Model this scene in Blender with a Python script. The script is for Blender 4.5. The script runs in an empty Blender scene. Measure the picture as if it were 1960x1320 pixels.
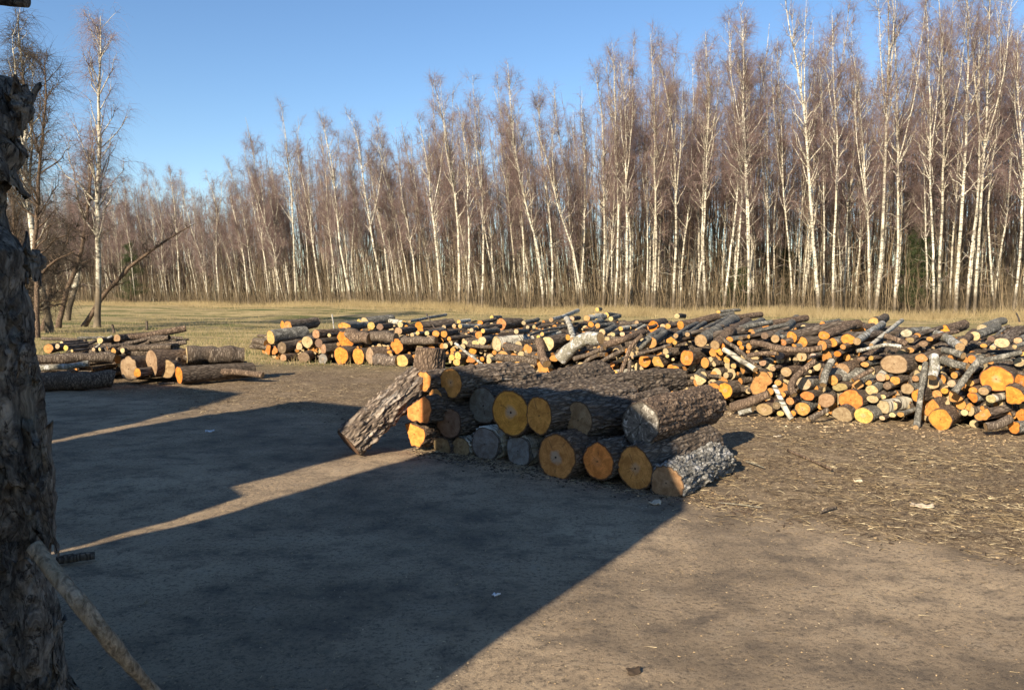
import bpy, math, random
import numpy as np
from mathutils import Matrix, Vector, noise as mnoise

# ------------------------------------------------------------------ camera, sky, sun
R = math.radians
F_PX, W_PX, H_PX, HORIZON, EYE = 1538.0, 1960.0, 1320.0, 555.0, 1.6
PITCH = math.atan((H_PX/2-HORIZON)/F_PX)
scene = bpy.context.scene
cam_d = bpy.data.cameras.new('camera'); cam = bpy.data.objects.new('camera', cam_d)
scene.collection.objects.link(cam); scene.camera = cam
cam.location = (0, 0, EYE); cam.rotation_euler = (math.pi/2-PITCH, 0, 0)
cam_d.sensor_width = 36; cam_d.lens = 36*F_PX/W_PX; cam_d.clip_start = .05; cam_d.clip_end = 3000

SUN_EL, SUN_AZ = R(25), R(31)          # light travels away from the camera, 31 degrees to the right
world = bpy.data.worlds.new('World'); scene.world = world; world.use_nodes = True
wn = world.node_tree; bg = wn.nodes['Background']
sky = wn.nodes.new('ShaderNodeTexSky'); sky.sky_type = 'NISHITA'; sky.sun_disc = False
sky.sun_elevation = SUN_EL; sky.sun_rotation = R(180)+SUN_AZ
sky.air_density = 1.0; sky.dust_density = 0.2; sky.ozone_density = 2.6
hs = wn.nodes.new('ShaderNodeHueSaturation'); hs.inputs['Saturation'].default_value = 1.12; hs.inputs['Hue'].default_value = .504; wn.links.new(sky.outputs[0], hs.inputs['Color'])
wn.links.new(hs.outputs[0], bg.inputs[0]); bg.inputs[1].default_value = 0.079
sl = bpy.data.lights.new('sun', 'SUN'); sl.energy = 5.0; sl.angle = R(0.55); sl.color = (1, .86, .66)
so = bpy.data.objects.new('sun', sl); scene.collection.objects.link(so)
ld = Vector((math.sin(SUN_AZ)*math.cos(SUN_EL), math.cos(SUN_AZ)*math.cos(SUN_EL), -math.sin(SUN_EL)))
so.rotation_euler = ld.to_track_quat('-Z', 'Y').to_euler()
scene.view_settings.view_transform = 'Standard'; scene.view_settings.look = 'None'
scene.view_settings.exposure = 1.1; scene.view_settings.gamma = 1
scene.cycles.max_bounces = 4; scene.cycles.diffuse_bounces = 3; scene.cycles.glossy_bounces = 2

# ------------------------------------------------------------------ helpers
C = scene.collection.objects
rng = np.random.default_rng(7); random.seed(7)
ct, st = math.cos(PITCH), math.sin(PITCH)
def ray(px, py):
    a = (px-W_PX/2)/F_PX; b = (H_PX/2-py)/F_PX
    return np.array([a, ct+b*st, -st+b*ct])
def P(px, py, D):
    d = ray(px, py); return np.array([0, 0, EYE])+d*(D/d[1])
def G(px, py, z=0.0):
    d = ray(px, py); return np.array([0, 0, EYE])+d*((z-EYE)/d[2])
def proj(p):
    q = np.asarray(p, float)-np.array([0, 0, EYE]); z = q[1]*ct-q[2]*st; y = q[1]*st+q[2]*ct
    return W_PX/2+F_PX*q[0]/z, H_PX/2-F_PX*y/z
def U(a): return a/np.maximum(np.linalg.norm(a, axis=-1, keepdims=True), 1e-9)

def _h(ix, iy, iz, seed):
    n = (ix*374761393+iy*668265263+iz*1274126177+seed*974711)&0xffffffff
    n = ((n^(n>>13))*1274126177)&0xffffffff; n = n^(n>>16)
    return (n&0xffff)/65535.0
def vn(p, seed=0):
    p = np.asarray(p, float); i = np.floor(p).astype(np.int64); f = p-i; f = f*f*(3-2*f); r = 0
    for dx in (0, 1):
        for dy in (0, 1):
            for dz in (0, 1):
                w = (f[..., 0] if dx else 1-f[..., 0])*(f[..., 1] if dy else 1-f[..., 1])*(f[..., 2] if dz else 1-f[..., 2])
                r = r+w*_h(i[..., 0]+dx, i[..., 1]+dy, i[..., 2]+dz, seed)
    return r*2-1
def fbm(p, seed=0, o=4):
    r = 0; a = 1; p = np.asarray(p, float)
    for k in range(o): r = r+a*vn(p*(2.03**k)+k*17.3, seed+k); a *= .5
    return r

class MB:
    """collects vertices and quads; build() links them as ONE mesh object"""
    def __init__(s): s.v = []; s.f = []; s.m = []; s.n = 0; s.uv = {}
    def add(s, v, f, mi=0):
        v = np.asarray(v, float).reshape(-1, 3); f = np.asarray(f, np.int64).reshape(-1, 4)
        s.v.append(v); s.f.append(f+s.n); s.m.append(np.full(len(f), mi)); s.n += len(v)
    def tubes(s, Pt, Rd, sides=3, mi=0, r=rng):
        Pt = np.asarray(Pt, float); Rd = np.asarray(Rd, float); n, k, _ = Pt.shape
        T = np.empty_like(Pt); T[:, 1:-1] = Pt[:, 2:]-Pt[:, :-2]; T[:, 0] = Pt[:, 1]-Pt[:, 0]; T[:, -1] = Pt[:, -1]-Pt[:, -2]
        T = U(T); mean = U(Pt[:, -1]-Pt[:, 0]); a = np.where(np.abs(mean[:, 2:3]) < .8, np.array([[0, 0, 1.]]), np.array([[1., 0, 0]]))
        a = a[:, None, :]; N = U(a-(a*T).sum(-1, keepdims=True)*T); B = np.cross(T, N)
        th = np.arange(sides)*2*math.pi/sides
        v = Pt[:, :, None, :]+Rd[:, :, None, None]*(np.cos(th)[None, None, :, None]*N[:, :, None, :]+np.sin(th)[None, None, :, None]*B[:, :, None, :])
        idx = np.arange(n*k*sides).reshape(n, k, sides); nx = np.roll(idx, -1, 2)
        f = np.stack([idx[:, :-1], nx[:, :-1], nx[:, 1:], idx[:, 1:]], -1)
        s.add(v, f, mi)
    def box(s, c, x, y, z, mi=0):
        c = np.array(c, float); v = [c+a*np.array(x)+b*np.array(y)+d*np.array(z) for d in (-1, 1) for b in (-1, 1) for a in (-1, 1)]
        s.add(v, [(0, 2, 3, 1), (4, 5, 7, 6), (0, 1, 5, 4), (2, 6, 7, 3), (0, 4, 6, 2), (1, 3, 7, 5)], mi)
    def mesh(s, name, mats, smooth=True):
        v = np.concatenate(s.v); f = np.concatenate(s.f); m = np.concatenate(s.m)
        return mesh_np(name, v, f, mats, m, smooth)
    def build(s, name, mats, parent=None, smooth=True):
        return link(name, s.mesh(name, mats, smooth), parent)
def mesh_np(name, v, f, mats, m=None, smooth=True, uv=None):
    me = bpy.data.meshes.new(name); v = np.asarray(v, np.float32); f = np.asarray(f, np.int32)
    me.vertices.add(len(v)); me.vertices.foreach_set('co', v.ravel())
    me.loops.add(f.size); me.loops.foreach_set('vertex_index', f.ravel())
    me.polygons.add(len(f)); me.polygons.foreach_set('loop_start', np.arange(len(f), dtype=np.int32)*f.shape[1])
    me.polygons.foreach_set('loop_total', np.full(len(f), f.shape[1], np.int32))
    if m is not None: me.polygons.foreach_set('material_index', np.asarray(m, np.int32))
    me.polygons.foreach_set('use_smooth', np.full(len(f), bool(smooth)))
    for x in (mats if isinstance(mats, (list, tuple)) else [mats]): me.materials.append(x)
    if uv is not None:
        l = me.uv_layers.new(name='UVMap'); l.data.foreach_set('uv', np.asarray(uv, np.float32)[f.ravel()].ravel())
    me.update(calc_edges=True); return me
def link(name, me, parent=None):
    o = bpy.data.objects.new(name, me); C.link(o)
    if parent is not None: o.parent = parent
    return o
def empty(name, loc=(0, 0, 0)):
    o = bpy.data.objects.new(name, None); o.location = loc; o.empty_display_size = .1; C.link(o); return o
def tag(o, label, cat, group=None):
    o['label'] = label; o['category'] = cat
    if group: o['group'] = group
    return o
def kind(o, k, label=None, cat=None):
    o['kind'] = k
    if label: o['label'] = label
    if cat: o['category'] = cat
    return o

# ------------------------------------------------------------------ materials
class Mat:
    def __init__(s, name, rough=.85, spec=.25):
        s.m = bpy.data.materials.new(name); s.m.use_nodes = True; s.t = s.m.node_tree; s.b = s.t.nodes['Principled BSDF']
        s.b.inputs['Roughness'].default_value = rough; s.b.inputs['Specular IOR Level'].default_value = spec
    def nd(s, ty, **kw):
        n = s.t.nodes.new(ty)
        for k, v in kw.items(): setattr(n, k, v)
        return n
    def L(s, a, b): s.t.links.new(a, b)
    def coord(s, which='Object', scale=(1, 1, 1)):
        tc = s.nd('ShaderNodeTexCoord'); mp = s.nd('ShaderNodeMapping'); mp.inputs['Scale'].default_value = scale
        s.L(tc.outputs[which], mp.inputs[0]); return mp.outputs[0]
    def offs(s, vec, k=37.0):
        oi = s.nd('ShaderNodeObjectInfo'); m = s.nd('ShaderNodeMath', operation='MULTIPLY'); m.inputs[1].default_value = k
        s.L(oi.outputs['Random'], m.inputs[0]); a = s.nd('ShaderNodeVectorMath', operation='ADD'); s.L(vec, a.inputs[0]); s.L(m.outputs[0], a.inputs[1]); return a.outputs[0]
    def noise(s, vec, scale, detail=4, rough=.6, dist=0):
        n = s.nd('ShaderNodeTexNoise'); n.inputs['Scale'].default_value = scale; n.inputs['Detail'].default_value = detail
        n.inputs['Roughness'].default_value = rough; n.inputs['Distortion'].default_value = dist; s.L(vec, n.inputs['Vector']); return n.outputs[0]
    def vor(s, vec, scale, feature='F1', out=0):
        n = s.nd('ShaderNodeTexVoronoi', feature=feature); n.inputs['Scale'].default_value = scale; s.L(vec, n.inputs['Vector']); return n.outputs[out]
    def ramp(s, fac, stops, interp='LINEAR'):
        r = s.nd('ShaderNodeValToRGB'); r.color_ramp.interpolation = interp; e = r.color_ramp.elements
        while len(e) < len(stops): e.new(.5)
        for i, (p, c) in enumerate(stops):
            e[i].position = p; e[i].color = (*c, 1) if isinstance(c, tuple) else (c, c, c, 1)
        s.L(fac, r.inputs[0]); return r.outputs[0]
    def mix(s, fac, a, b, mode='MIX'):
        n = s.nd('ShaderNodeMix', data_type='RGBA', blend_type=mode)
        for x, i in ((fac, 0), (a, 6), (b, 7)):
            if isinstance(x, (int, float)): n.inputs[i].default_value = x if i == 0 else (x, x, x, 1)
            elif isinstance(x, tuple): n.inputs[i].default_value = (*x, 1)
            else: s.L(x, n.inputs[i])
        return n.outputs[2]
    def math(s, op, a, b=0.0):
        n = s.nd('ShaderNodeMath', operation=op)
        for x, i in ((a, 0), (b, 1)):
            if isinstance(x, (int, float)): n.inputs[i].default_value = x
            else: s.L(x, n.inputs[i])
        return n.outputs[0]
    def bump(s, h, strength=.5, dist=.01, prev=None):
        n = s.nd('ShaderNodeBump'); n.inputs['Strength'].default_value = strength; n.inputs['Distance'].default_value = dist
        s.L(h, n.inputs['Height'])
        if prev is not None: s.L(prev, n.inputs['Normal'])
        s.L(n.outputs[0], s.b.inputs['Normal']); return n.outputs[0]
    def col(s, c): s.L(c, s.b.inputs['Base Color']); return s

def bark_mat(name, dark, mid, light, zs=.3, sc=28, patch=.0, moss=None, bd=.012):
    m = Mat(name, .95, .12); v = m.offs(m.coord('Object', (1, 1, zs)))
    n = m.noise(v, sc, 5, .65, .6); nn = m.nd('ShaderNodeTexNoise'); nn.inputs['Scale'].default_value = sc*.45; nn.inputs['Detail'].default_value = 3; m.L(v, nn.inputs['Vector'])
    vd = m.nd('ShaderNodeVectorMath', operation='MULTIPLY_ADD'); m.L(nn.outputs['Color'], vd.inputs[0]); vd.inputs[1].default_value = (.085, .085, .085); m.L(v, vd.inputs[2])
    w = m.vor(vd.outputs[0], sc*1.25, 'DISTANCE_TO_EDGE')
    fur = m.math('MULTIPLY', m.ramp(w, [(0, .30), (.22, 1.0)]), n)
    c = m.ramp(fur, [(.12, dark), (.42, mid), (.72, light)])
    c = m.mix(m.ramp(m.noise(m.coord('Object', (1, 1, .6)), 5, 3), [(.35, 0.0), (.7, .7)]), c, tuple(x*.55 for x in mid))
    if patch:
        pn = m.noise(v, 9, 4, .7); c = m.mix(m.ramp(pn, [(.56-patch*.1, 0.0), (.66-patch*.1, patch)]), c, tuple(min(.8, x*2.2+.05) for x in light))
    if moss:
        g = m.nd('ShaderNodeNewGeometry'); sp = m.nd('ShaderNodeSeparateXYZ'); m.L(g.outputs['Normal'], sp.inputs[0])
        a = m.math('ADD', sp.outputs[2], m.math('MULTIPLY', m.noise(v, 6, 4), 1.6))
        c = m.mix(m.ramp(a, [(1.12, 0.0), (1.55, .85)] if moss > .5 else [(.75, 0.0), (.95, .9)]), m.mix(0.0, c, c), m.ramp(n, [(.3, (.08, .10, .02)), (.7, (.22, .245, .06))]))
    m.col(c); b = m.bump(fur, .9, bd); m.bump(m.noise(v, sc*5, 3), .5, .003, b); return m.m
BARK = {
 'dark': bark_mat('dark_alder_bark', (.028, .021, .016), (.150, .116, .088), (.37, .315, .25), .16, 26),
 'grey': bark_mat('grey_alder_bark', (.04, .037, .032), (.17, .16, .135), (.34, .32, .27), .8, 22, .25),
 'brown': bark_mat('brown_bark', (.03, .02, .014), (.17, .12, .085), (.38, .28, .19), .35, 24),
 'mossy': bark_mat('mossy_bark', (.022, .018, .015), (.13, .10, .075), (.30, .25, .19), .3, 24, 0, 1.0),
 'pale': bark_mat('pale_lichen_bark', (.10, .09, .07), (.30, .28, .22), (.55, .52, .44), .7, 26, .5),
 'flaky': bark_mat('flaky_plated_bark', (.022, .018, .016), (.20, .155, .12), (.50, .42, .33), .25, 17, .15, None, .02),
 'silver': bark_mat('silver_ridged_bark', (.03, .028, .025), (.22, .21, .19), (.50, .49, .46), .45, 22, .2, None, .02),
 'post': bark_mat('weathered_post_bark', (.02, .019, .018), (.15, .14, .12), (.36, .33, .28), .45, 13, 0, None, .02),
}
def birch_mat(name='birch_bark', tree=False):
    m = Mat(name, .8, .2); oi = m.nd('ShaderNodeObjectInfo')
    v = m.offs(m.coord('Object', (1, 1, 1)))
    st_ = m.offs(m.coord('Object', (2.2, 2.2, 22) if not tree else (2.5, 2.5, 9)))
    lines = m.noise(st_, 1.6, 3, .6); big = m.noise(v, 3.0 if not tree else 2.2, 4, .6)
    base = m.ramp(m.noise(v, 1.3, 3), [(.3, (.38, .34, .25)), (.7, (.68, .64, .53))])
    c = m.mix(m.ramp(lines, [(.52, 0.0), (.60, .9)]), base, (.05, .045, .04))
    c = m.mix(m.ramp(big, [(.56, 0.0), (.66, .85)]), c, (.07, .06, .05))
    if tree:
        tc = m.nd('ShaderNodeTexCoord'); sp = m.nd('ShaderNodeSeparateXYZ'); m.L(tc.outputs['Object'], sp.inputs[0])
        h = m.math('ADD', sp.outputs[2], m.math('MULTIPLY', big, -2.4))
        c = m.mix(m.ramp(h, [(0.0, 1.0), (.75, 0.0)]), c, m.ramp(big, [(.3, (.05, .04, .03)), (.7, (.20, .16, .11))]))
        c = m.mix(m.ramp(oi.outputs['Random'], [(0, .0), (.6, .15), (1, .75)]), c, m.mix(.5, c, (.26, .20, .12), 'MULTIPLY'))
    m.col(c); m.bump(m.noise(v, 30, 4), .4, .006); return m.m
def worn(name, dark, mid, light, sc, zs, crack):
    m = Mat(name, .92, .12); v = m.coord('Object', (1, 1, zs)); n = m.noise(v, sc, 8, .72, .8); k = m.noise(v, sc*.35, 6, .6, 1.6)
    c = m.ramp(n, [(.34, dark), (.5, mid), (.68, light)]); cr_k = m.ramp(m.math('ABSOLUTE', m.math('SUBTRACT', k, .5)), [(0.0, 1.0), (crack, 0.0)])
    c = m.mix(m.math('MULTIPLY', cr_k, .85), c, dark); c = m.mix(m.ramp(m.noise(v, sc*.15, 3), [(.55, 0.0), (.75, .7)]), c, (mid[0]*1.35, mid[1]*1.4, mid[2]*1.25))
    m.col(c); b = m.bump(n, .9, .02); m.bump(m.math('SUBTRACT', 1.0, cr_k), .8, .02, b); return m.m
BARK['post'] = worn('weathered_post_bark', (.018, .017, .017), (.10, .096, .086), (.27, .26, .23), 24, .55, .012)
BARK['limb'] = worn('bare_branch_bark', (.08, .072, .055), (.24, .215, .165), (.42, .38, .30), 46, .5, .004)
BARK['birch'] = birch_mat(); TRUNK = birch_mat('birch_trunk_bark', True)

def face_mat():
    m = Mat('sawn_wood', .8, .2); oi = m.nd('ShaderNodeObjectInfo')
    uv = m.coord('UV'); uo = m.offs(uv, 53)
    ln = m.nd('ShaderNodeVectorMath', operation='LENGTH'); 
    w = m.nd('ShaderNodeVectorMath', operation='SCALE'); nz = m.nd('ShaderNodeTexNoise'); nz.inputs['Scale'].default_value = 1.6; m.L(uo, nz.inputs['Vector'])
    sb = m.nd('ShaderNodeVectorMath', operation='SUBTRACT'); m.L(nz.outputs['Color'], sb.inputs[0]); sb.inputs[1].default_value = (.5, .5, .5)
    m.L(sb.outputs[0], w.inputs[0]); w.inputs['Scale'].default_value = .42
    ad = m.nd('ShaderNodeVectorMath', operation='ADD'); m.L(uv, ad.inputs[0]); m.L(w.outputs[0], ad.inputs[1]); m.L(ad.outputs[0], ln.inputs[0]); d = ln.outputs['Value']
    l0 = m.nd('ShaderNodeVectorMath', operation='LENGTH'); m.L(uv, l0.inputs[0]); d0 = l0.outputs['Value']
    rings = m.math('SINE', m.math('MULTIPLY', m.math('ADD', d, m.math('MULTIPLY', m.noise(uo, 5, 3), .05)), 62.0))
    blot = m.noise(uo, 2.2, 5, .65, .5); fine = m.noise(m.offs(m.coord('UV', (3, 26, 1)), 11), 2.2, 4, .7)
    base = oi.outputs['Color']
    c = m.mix(m.ramp(blot, [(.40, 0.0), (.62, .75)]), base, m.mix(1.0, base, (.50, .42, .36), 'MULTIPLY'))
    c = m.mix(m.ramp(blot, [(.2, .35), (.42, 0.0)]), c, m.mix(1.0, base, (1.25, 1.35, 1.5), 'MULTIPLY'))
    c = m.mix(m.math('MULTIPLY', m.ramp(rings, [(.35, 0.0), (1.0, 1.0)]), .38), c, m.mix(1.0, base, (.6, .48, .4), 'MULTIPLY'))
    c = m.mix(m.ramp(fine, [(.50, 0.0), (.68, .55)]), c, m.mix(1.0, base, (.45, .40, .36), 'MULTIPLY'))
    # pale heart
    hm = m.math('MULTIPLY', m.ramp(m.math('ADD', d, m.math('MULTIPLY', blot, .25)), [(.30, 1.0), (.48, 0.0)]), oi.outputs['Alpha'])
    c = m.mix(hm, c, (.42, .30, .20))
    c = m.mix(m.ramp(d, [(.03, .8), (.07, 0.0)]), c, (.10, .05, .03))
    # radial checks
    gr = m.nd('ShaderNodeTexGradient', gradient_type='RADIAL'); m.L(uv, gr.inputs[0])
    cb = m.nd('ShaderNodeCombineXYZ'); m.L(m.math('MULTIPLY', gr.outputs['Fac'], 16.0), cb.inputs[0]); m.L(m.math('MULTIPLY', oi.outputs['Random'], 91.0), cb.inputs[1]); m.L(m.math('MULTIPLY', d, .8), cb.inputs[2])
    cr = m.noise(cb.outputs[0], 1.9, 2, .5)
    c = m.mix(m.math('MULTIPLY', m.ramp(cr, [(.665, 0.0), (.69, .85)]), m.ramp(d, [(.05, 1.0), (.9, .25)])), c, (.05, .028, .018))
    c = m.mix(m.ramp(m.math('ADD', d0, m.math('MULTIPLY', blot, .05)), [(.945, 0.0), (.975, .85)]), c, (.06, .04, .028))
    m.col(c); b = m.bump(fine, .35, .003); m.bump(m.math('MULTIPLY', cr, 1.0), .3, .004, b); return m.m
FACE = face_mat()
def cracked_mat():
    m = Mat('radially_cracked_old_wood', .85, .15); uv = m.coord('UV')
    ln = m.nd('ShaderNodeVectorMath', operation='LENGTH'); m.L(uv, ln.inputs[0]); d = ln.outputs['Value']
    gr = m.nd('ShaderNodeTexGradient', gradient_type='RADIAL'); m.L(uv, gr.inputs[0])
    n2 = m.math('MULTIPLY', m.noise(uv, 3.0, 4), .16); cb = m.nd('ShaderNodeCombineXYZ')
    m.L(m.math('MULTIPLY', m.math('ADD', gr.outputs['Fac'], n2), 15.0), cb.inputs[0]); m.L(m.math('MULTIPLY', d, 1.2), cb.inputs[1])
    s = m.noise(cb.outputs[0], 1.5, 3, .65)
    c = m.ramp(s, [(.36, (.035, .03, .026)), (.46, (.13, .115, .095)), (.56, (.17, .15, .125)), (.62, (.42, .39, .34))])
    c = m.mix(m.ramp(m.noise(uv, 7, 4), [(.4, 0.0), (.65, .6)]), c, (.09, .08, .065))
    c = m.mix(m.ramp(d, [(.90, 0.0), (.97, .9)]), c, (.05, .04, .03)); m.col(c); m.bump(s, .8, .01); return m.m
CRACK = cracked_mat()

def simple(name, stops, sc=8, rough=.9, scale=(1, 1, 1), spec=.15):
    m = Mat(name, rough, spec); v = m.offs(m.coord('Object', scale)); n = m.noise(v, sc, 4, .65)
    m.col(m.ramp(n, stops)); m.bump(n, .3, .01); return m.m
TWIG = simple('birch_twigs', [(.3, (.115, .080, .074)), (.7, (.30, .215, .195))], .9)
TWIG2 = simple('dark_twigs', [(.3, (.035, .028, .022)), (.7, (.10, .08, .06))], 1.2)
FARM = simple('far_wood_bark', [(.36, (.06, .048, .034)), (.52, (.17, .14, .10)), (.64, (.46, .41, .31))], .35)
UNDER = simple('undergrowth_twigs', [(.3, (.10, .078, .05)), (.7, (.28, .215, .135))], .5)
PINE = simple('pine_needles', [(.3, (.022, .038, .014)), (.7, (.075, .10, .038))], 2)
STRAW = simple('dry_straw', [(.35, (.12, .08, .045)), (.55, (.34, .26, .15)), (.66, (.72, .60, .38))], 9)
DRY = simple('dry_field_grass', [(.3, (.25, .19, .095)), (.7, (.52, .41, .225))], .4)
GRN = simple('short_field_grass', [(.32, (.26, .21, .09)), (.5, (.17, .18, .065)), (.7, (.09, .125, .040))], .15)
CHIP = simple('wood_chip', [(.3, (.22, .14, .07)), (.55, (.50, .36, .20)), (.7, (.68, .58, .42))], 1.7)
DBARK = simple('bark_crumbs', [(.3, (.02, .016, .012)), (.7, (.10, .07, .05))], 2)

# ------------------------------------------------------------------ ground
def axis(lo, hi, d, far, g):
    a = list(np.arange(lo, hi, d)); s = d
    x = hi
    while x < far: a.append(x); s *= g; x += s
    a.append(far); x = lo; s = d; b = []
    while True:
        s *= g; x -= s
        if x < -far: b.append(-far); break
        b.append(x)
    return np.array(b[::-1]+a)
gx = axis(-7, 9, .055, 900, 1.13); gy = axis(1.6, 13, .055, 900, 1.10)
def rzone(x, y):
    p = np.stack([x, y, 0*x], -1); return y-np.maximum(np.where(x > .3, 8.8-1.64*x, 8.46-.5*x), 3.7)+.9*fbm(p*.7, 9, 3)
XX, YY = np.meshgrid(gx, gy); flat = np.stack([XX, YY, 0*XX], -1)
yard = np.clip((19.5+.12*XX+2.2*fbm(flat*.22, 5, 3)-YY)/4, 0, 1)
rough_zone = np.clip(rzone(XX, YY)/1.2+.3, 0, 1)
def ground_h(x, y):
    p = np.stack([x, y, 0*x], -1)
    z = .018*fbm(p*.9, 21, 3)+.004*fbm(p*7, 22, 3)
    rz = np.clip(rzone(x, y)/1.2+.3, 0, 1)
    z = z+rz*.012*fbm(p*9, 23, 3)
    z = z+np.clip((y-22)/30, 0, 1)*.25*fbm(p*.12, 24, 3)
    return z
ZZ = ground_h(XX, YY)
nyy, nxx = XX.shape; idx = np.arange(nyy*nxx).reshape(nyy, nxx)
gf = np.stack([idx[:-1, :-1], idx[:-1, 1:], idx[1:, 1:], idx[1:, :-1]], -1).reshape(-1, 4)
m = Mat('yard_soil_and_field', .97, .1); m.b.inputs['Specular IOR Level'].default_value = .08
at = m.nd('ShaderNodeAttribute', attribute_name='yard').outputs['Fac']; az_ = m.nd('ShaderNodeAttribute', attribute_name='litter').outputs['Fac']
v = m.coord('Object'); vs = m.coord('Object', (1, 1.15, 1))
big = m.noise(v, .55, 5, .6); mid = m.noise(vs, 3.0, 6, .7); fine = m.noise(v, 38, 7, .8); gr = m.noise(v, 260, 3, .8)
dirt = m.ramp(big, [(.34, (.17, .130, .090)), (.5, (.335, .252, .165)), (.64, (.46, .35, .228))])
dirt = m.mix(m.ramp(mid, [(.35, .7), (.52, 0.0)]), dirt, (.10, .083, .068))
dirt = m.mix(m.ramp(mid, [(.55, 0.0), (.75, .6)]), dirt, (.36, .295, .215))
dirt = m.mix(m.ramp(fine, [(.36, .85), (.5, 0.0)]), dirt, (.075, .060, .048))
dirt = m.mix(m.ramp(m.noise(v, 150, 4, .8), [(.34, .8), (.44, 0.0)]), dirt, (.07, .055, .045))
dirt = m.mix(m.ramp(gr, [(.60, 0.0), (.68, .8)]), dirt, (.50, .42, .31))
lit = m.ramp(m.noise(m.coord('Object', (1, 1.3, 1)), 21, 8, .85, 1.2), [(.38, (.028, .019, .012)), (.48, (.12, .084, .053)), (.56, (.27, .20, .12)), (.65, (.60, .48, .30))])
dirt = m.mix(m.math('MULTIPLY', az_, m.ramp(m.noise(v, 2.5, 4), [(.3, .55), (.6, 1.0)])), dirt, lit)
fld = m.ramp(m.noise(m.coord('Object', (.5, 1.8, 1)), .28, 5, .7), [(.38, (.10, .12, .045)), (.46, (.24, .20, .09)), (.54, (.48, .37, .19)), (.63, (.20, .165, .09))])
fld = m.mix(m.ramp(m.noise(v, 9, 5, .8), [(.35, .6), (.55, 0.0)]), fld, (.09, .08, .04))
m.col(m.mix(at, fld, dirt))
b = m.bump(mid, .45, .04); b = m.bump(fine, .8, .016, b); m.bump(gr, .5, .005, b)
gme = mesh_np('ground', np.stack([XX, YY, ZZ], -1).reshape(-1, 3), gf, m.m)
for nm, arr in (('yard', yard), ('litter', rough_zone)):
    a = gme.attributes.new(nm, 'FLOAT', 'POINT'); a.data.foreach_set('value', arr.astype(np.float32).ravel())
kind(link('ground', gme), 'structure')

# ------------------------------------------------------------------ unseen sheds added behind and left of camera, outlines cut to cast the shade
SD = np.array([math.sin(SUN_AZ), math.cos(SUN_AZ), 0]); SN = np.array([math.cos(SUN_AZ), -math.sin(SUN_AZ), 0]); T0 = -.8
BOARD = simple('weathered_boards', [(.3, (.05, .043, .036)), (.7, (.15, .125, .10))], 6, .9, (7, 7, .4))
def shed(pts, depth, label):
    t = empty('unseen_shade_shed', tuple(SN*pts[0][0]+SD*T0)); org = np.array(t.location)
    fr = np.array([SN*u+SD*T0+np.array([0, 0, z]) for u, z in pts])-org; bk = fr-SD*depth; n = len(pts)
    import bmesh
    bm = bmesh.new(); a = [bm.verts.new(p) for p in fr]; b_ = [bm.verts.new(p) for p in bk]
    bm.faces.new(a); bm.faces.new(b_[::-1])
    for i in range(n): bm.faces.new((a[i], a[(i+1) % n], b_[(i+1) % n], b_[i]))
    bmesh.ops.recalc_face_normals(bm, faces=bm.faces); me = bpy.data.meshes.new('wall'); bm.to_mesh(me); bm.free(); me.materials.append(BOARD)
    link('wall', me, t)
    # battens and roof slab
    us = [p[0] for p in pts]; zs = [p[1] for p in pts]; zt = max(zs); top = [p for p in pts if p[1] > zt-.25]
    ul, ur = min(p[0] for p in top), max(p[0] for p in top); rb = MB()
    c = SN*(ul+ur)/2+SD*(T0-depth/2)+np.array([0, 0, zt+.035])-org
    rb.box(c, SN*((ur-ul)/2-.02), SD*(depth/2-.01), (0, 0, .03)); rb.build('roof', BARK['brown'], t, False)
    bb = MB(); u = ul+.2
    while u < ur-.1:
        p = SN*u+SD*(T0+.012)-org; bb.box(p+np.array([0, 0, 1.5]), SN*.02, SD*.010, (0, 0, 1.45)); u += .22
    bb.build('batten', BOARD, t, False)
    return tag(t, label, 'shed', 'unseen shade-casting sheds beside the yard')
shed([(-4.74, 0), (-1.88, 0), (-1.88, 2.98), (-2.06, 3.24), (-2.30, 3.72), (-2.60, 3.96), (-3.2, 3.90), (-4.70, 4.12), (-4.70, 3.2), (-4.66, 2.4), (-4.84, 1.65)], 2.4, 'unseen shade-casting board shed just left of where the photographer stands')
shed([(-8.2, 0), (-4.76, 0), (-4.88, 1.7), (-4.95, 2.34), (-5.27, 2.42), (-5.24, 3.3), (-5.3, 4.22), (-8.55, 4.22), (-8.33, 3.4), (-8.24, 2.5)], 2.4, 'unseen shade-casting board shed in the middle of the three')
shed([(-13, 0), (-8.25, 0), (-8.5, 2.5), (-8.78, 3.1), (-9.23, 3.68), (-10.0, 4.3), (-13, 4.3)], 2.4, 'unseen shade-casting board shed farthest from the photographer')

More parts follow.
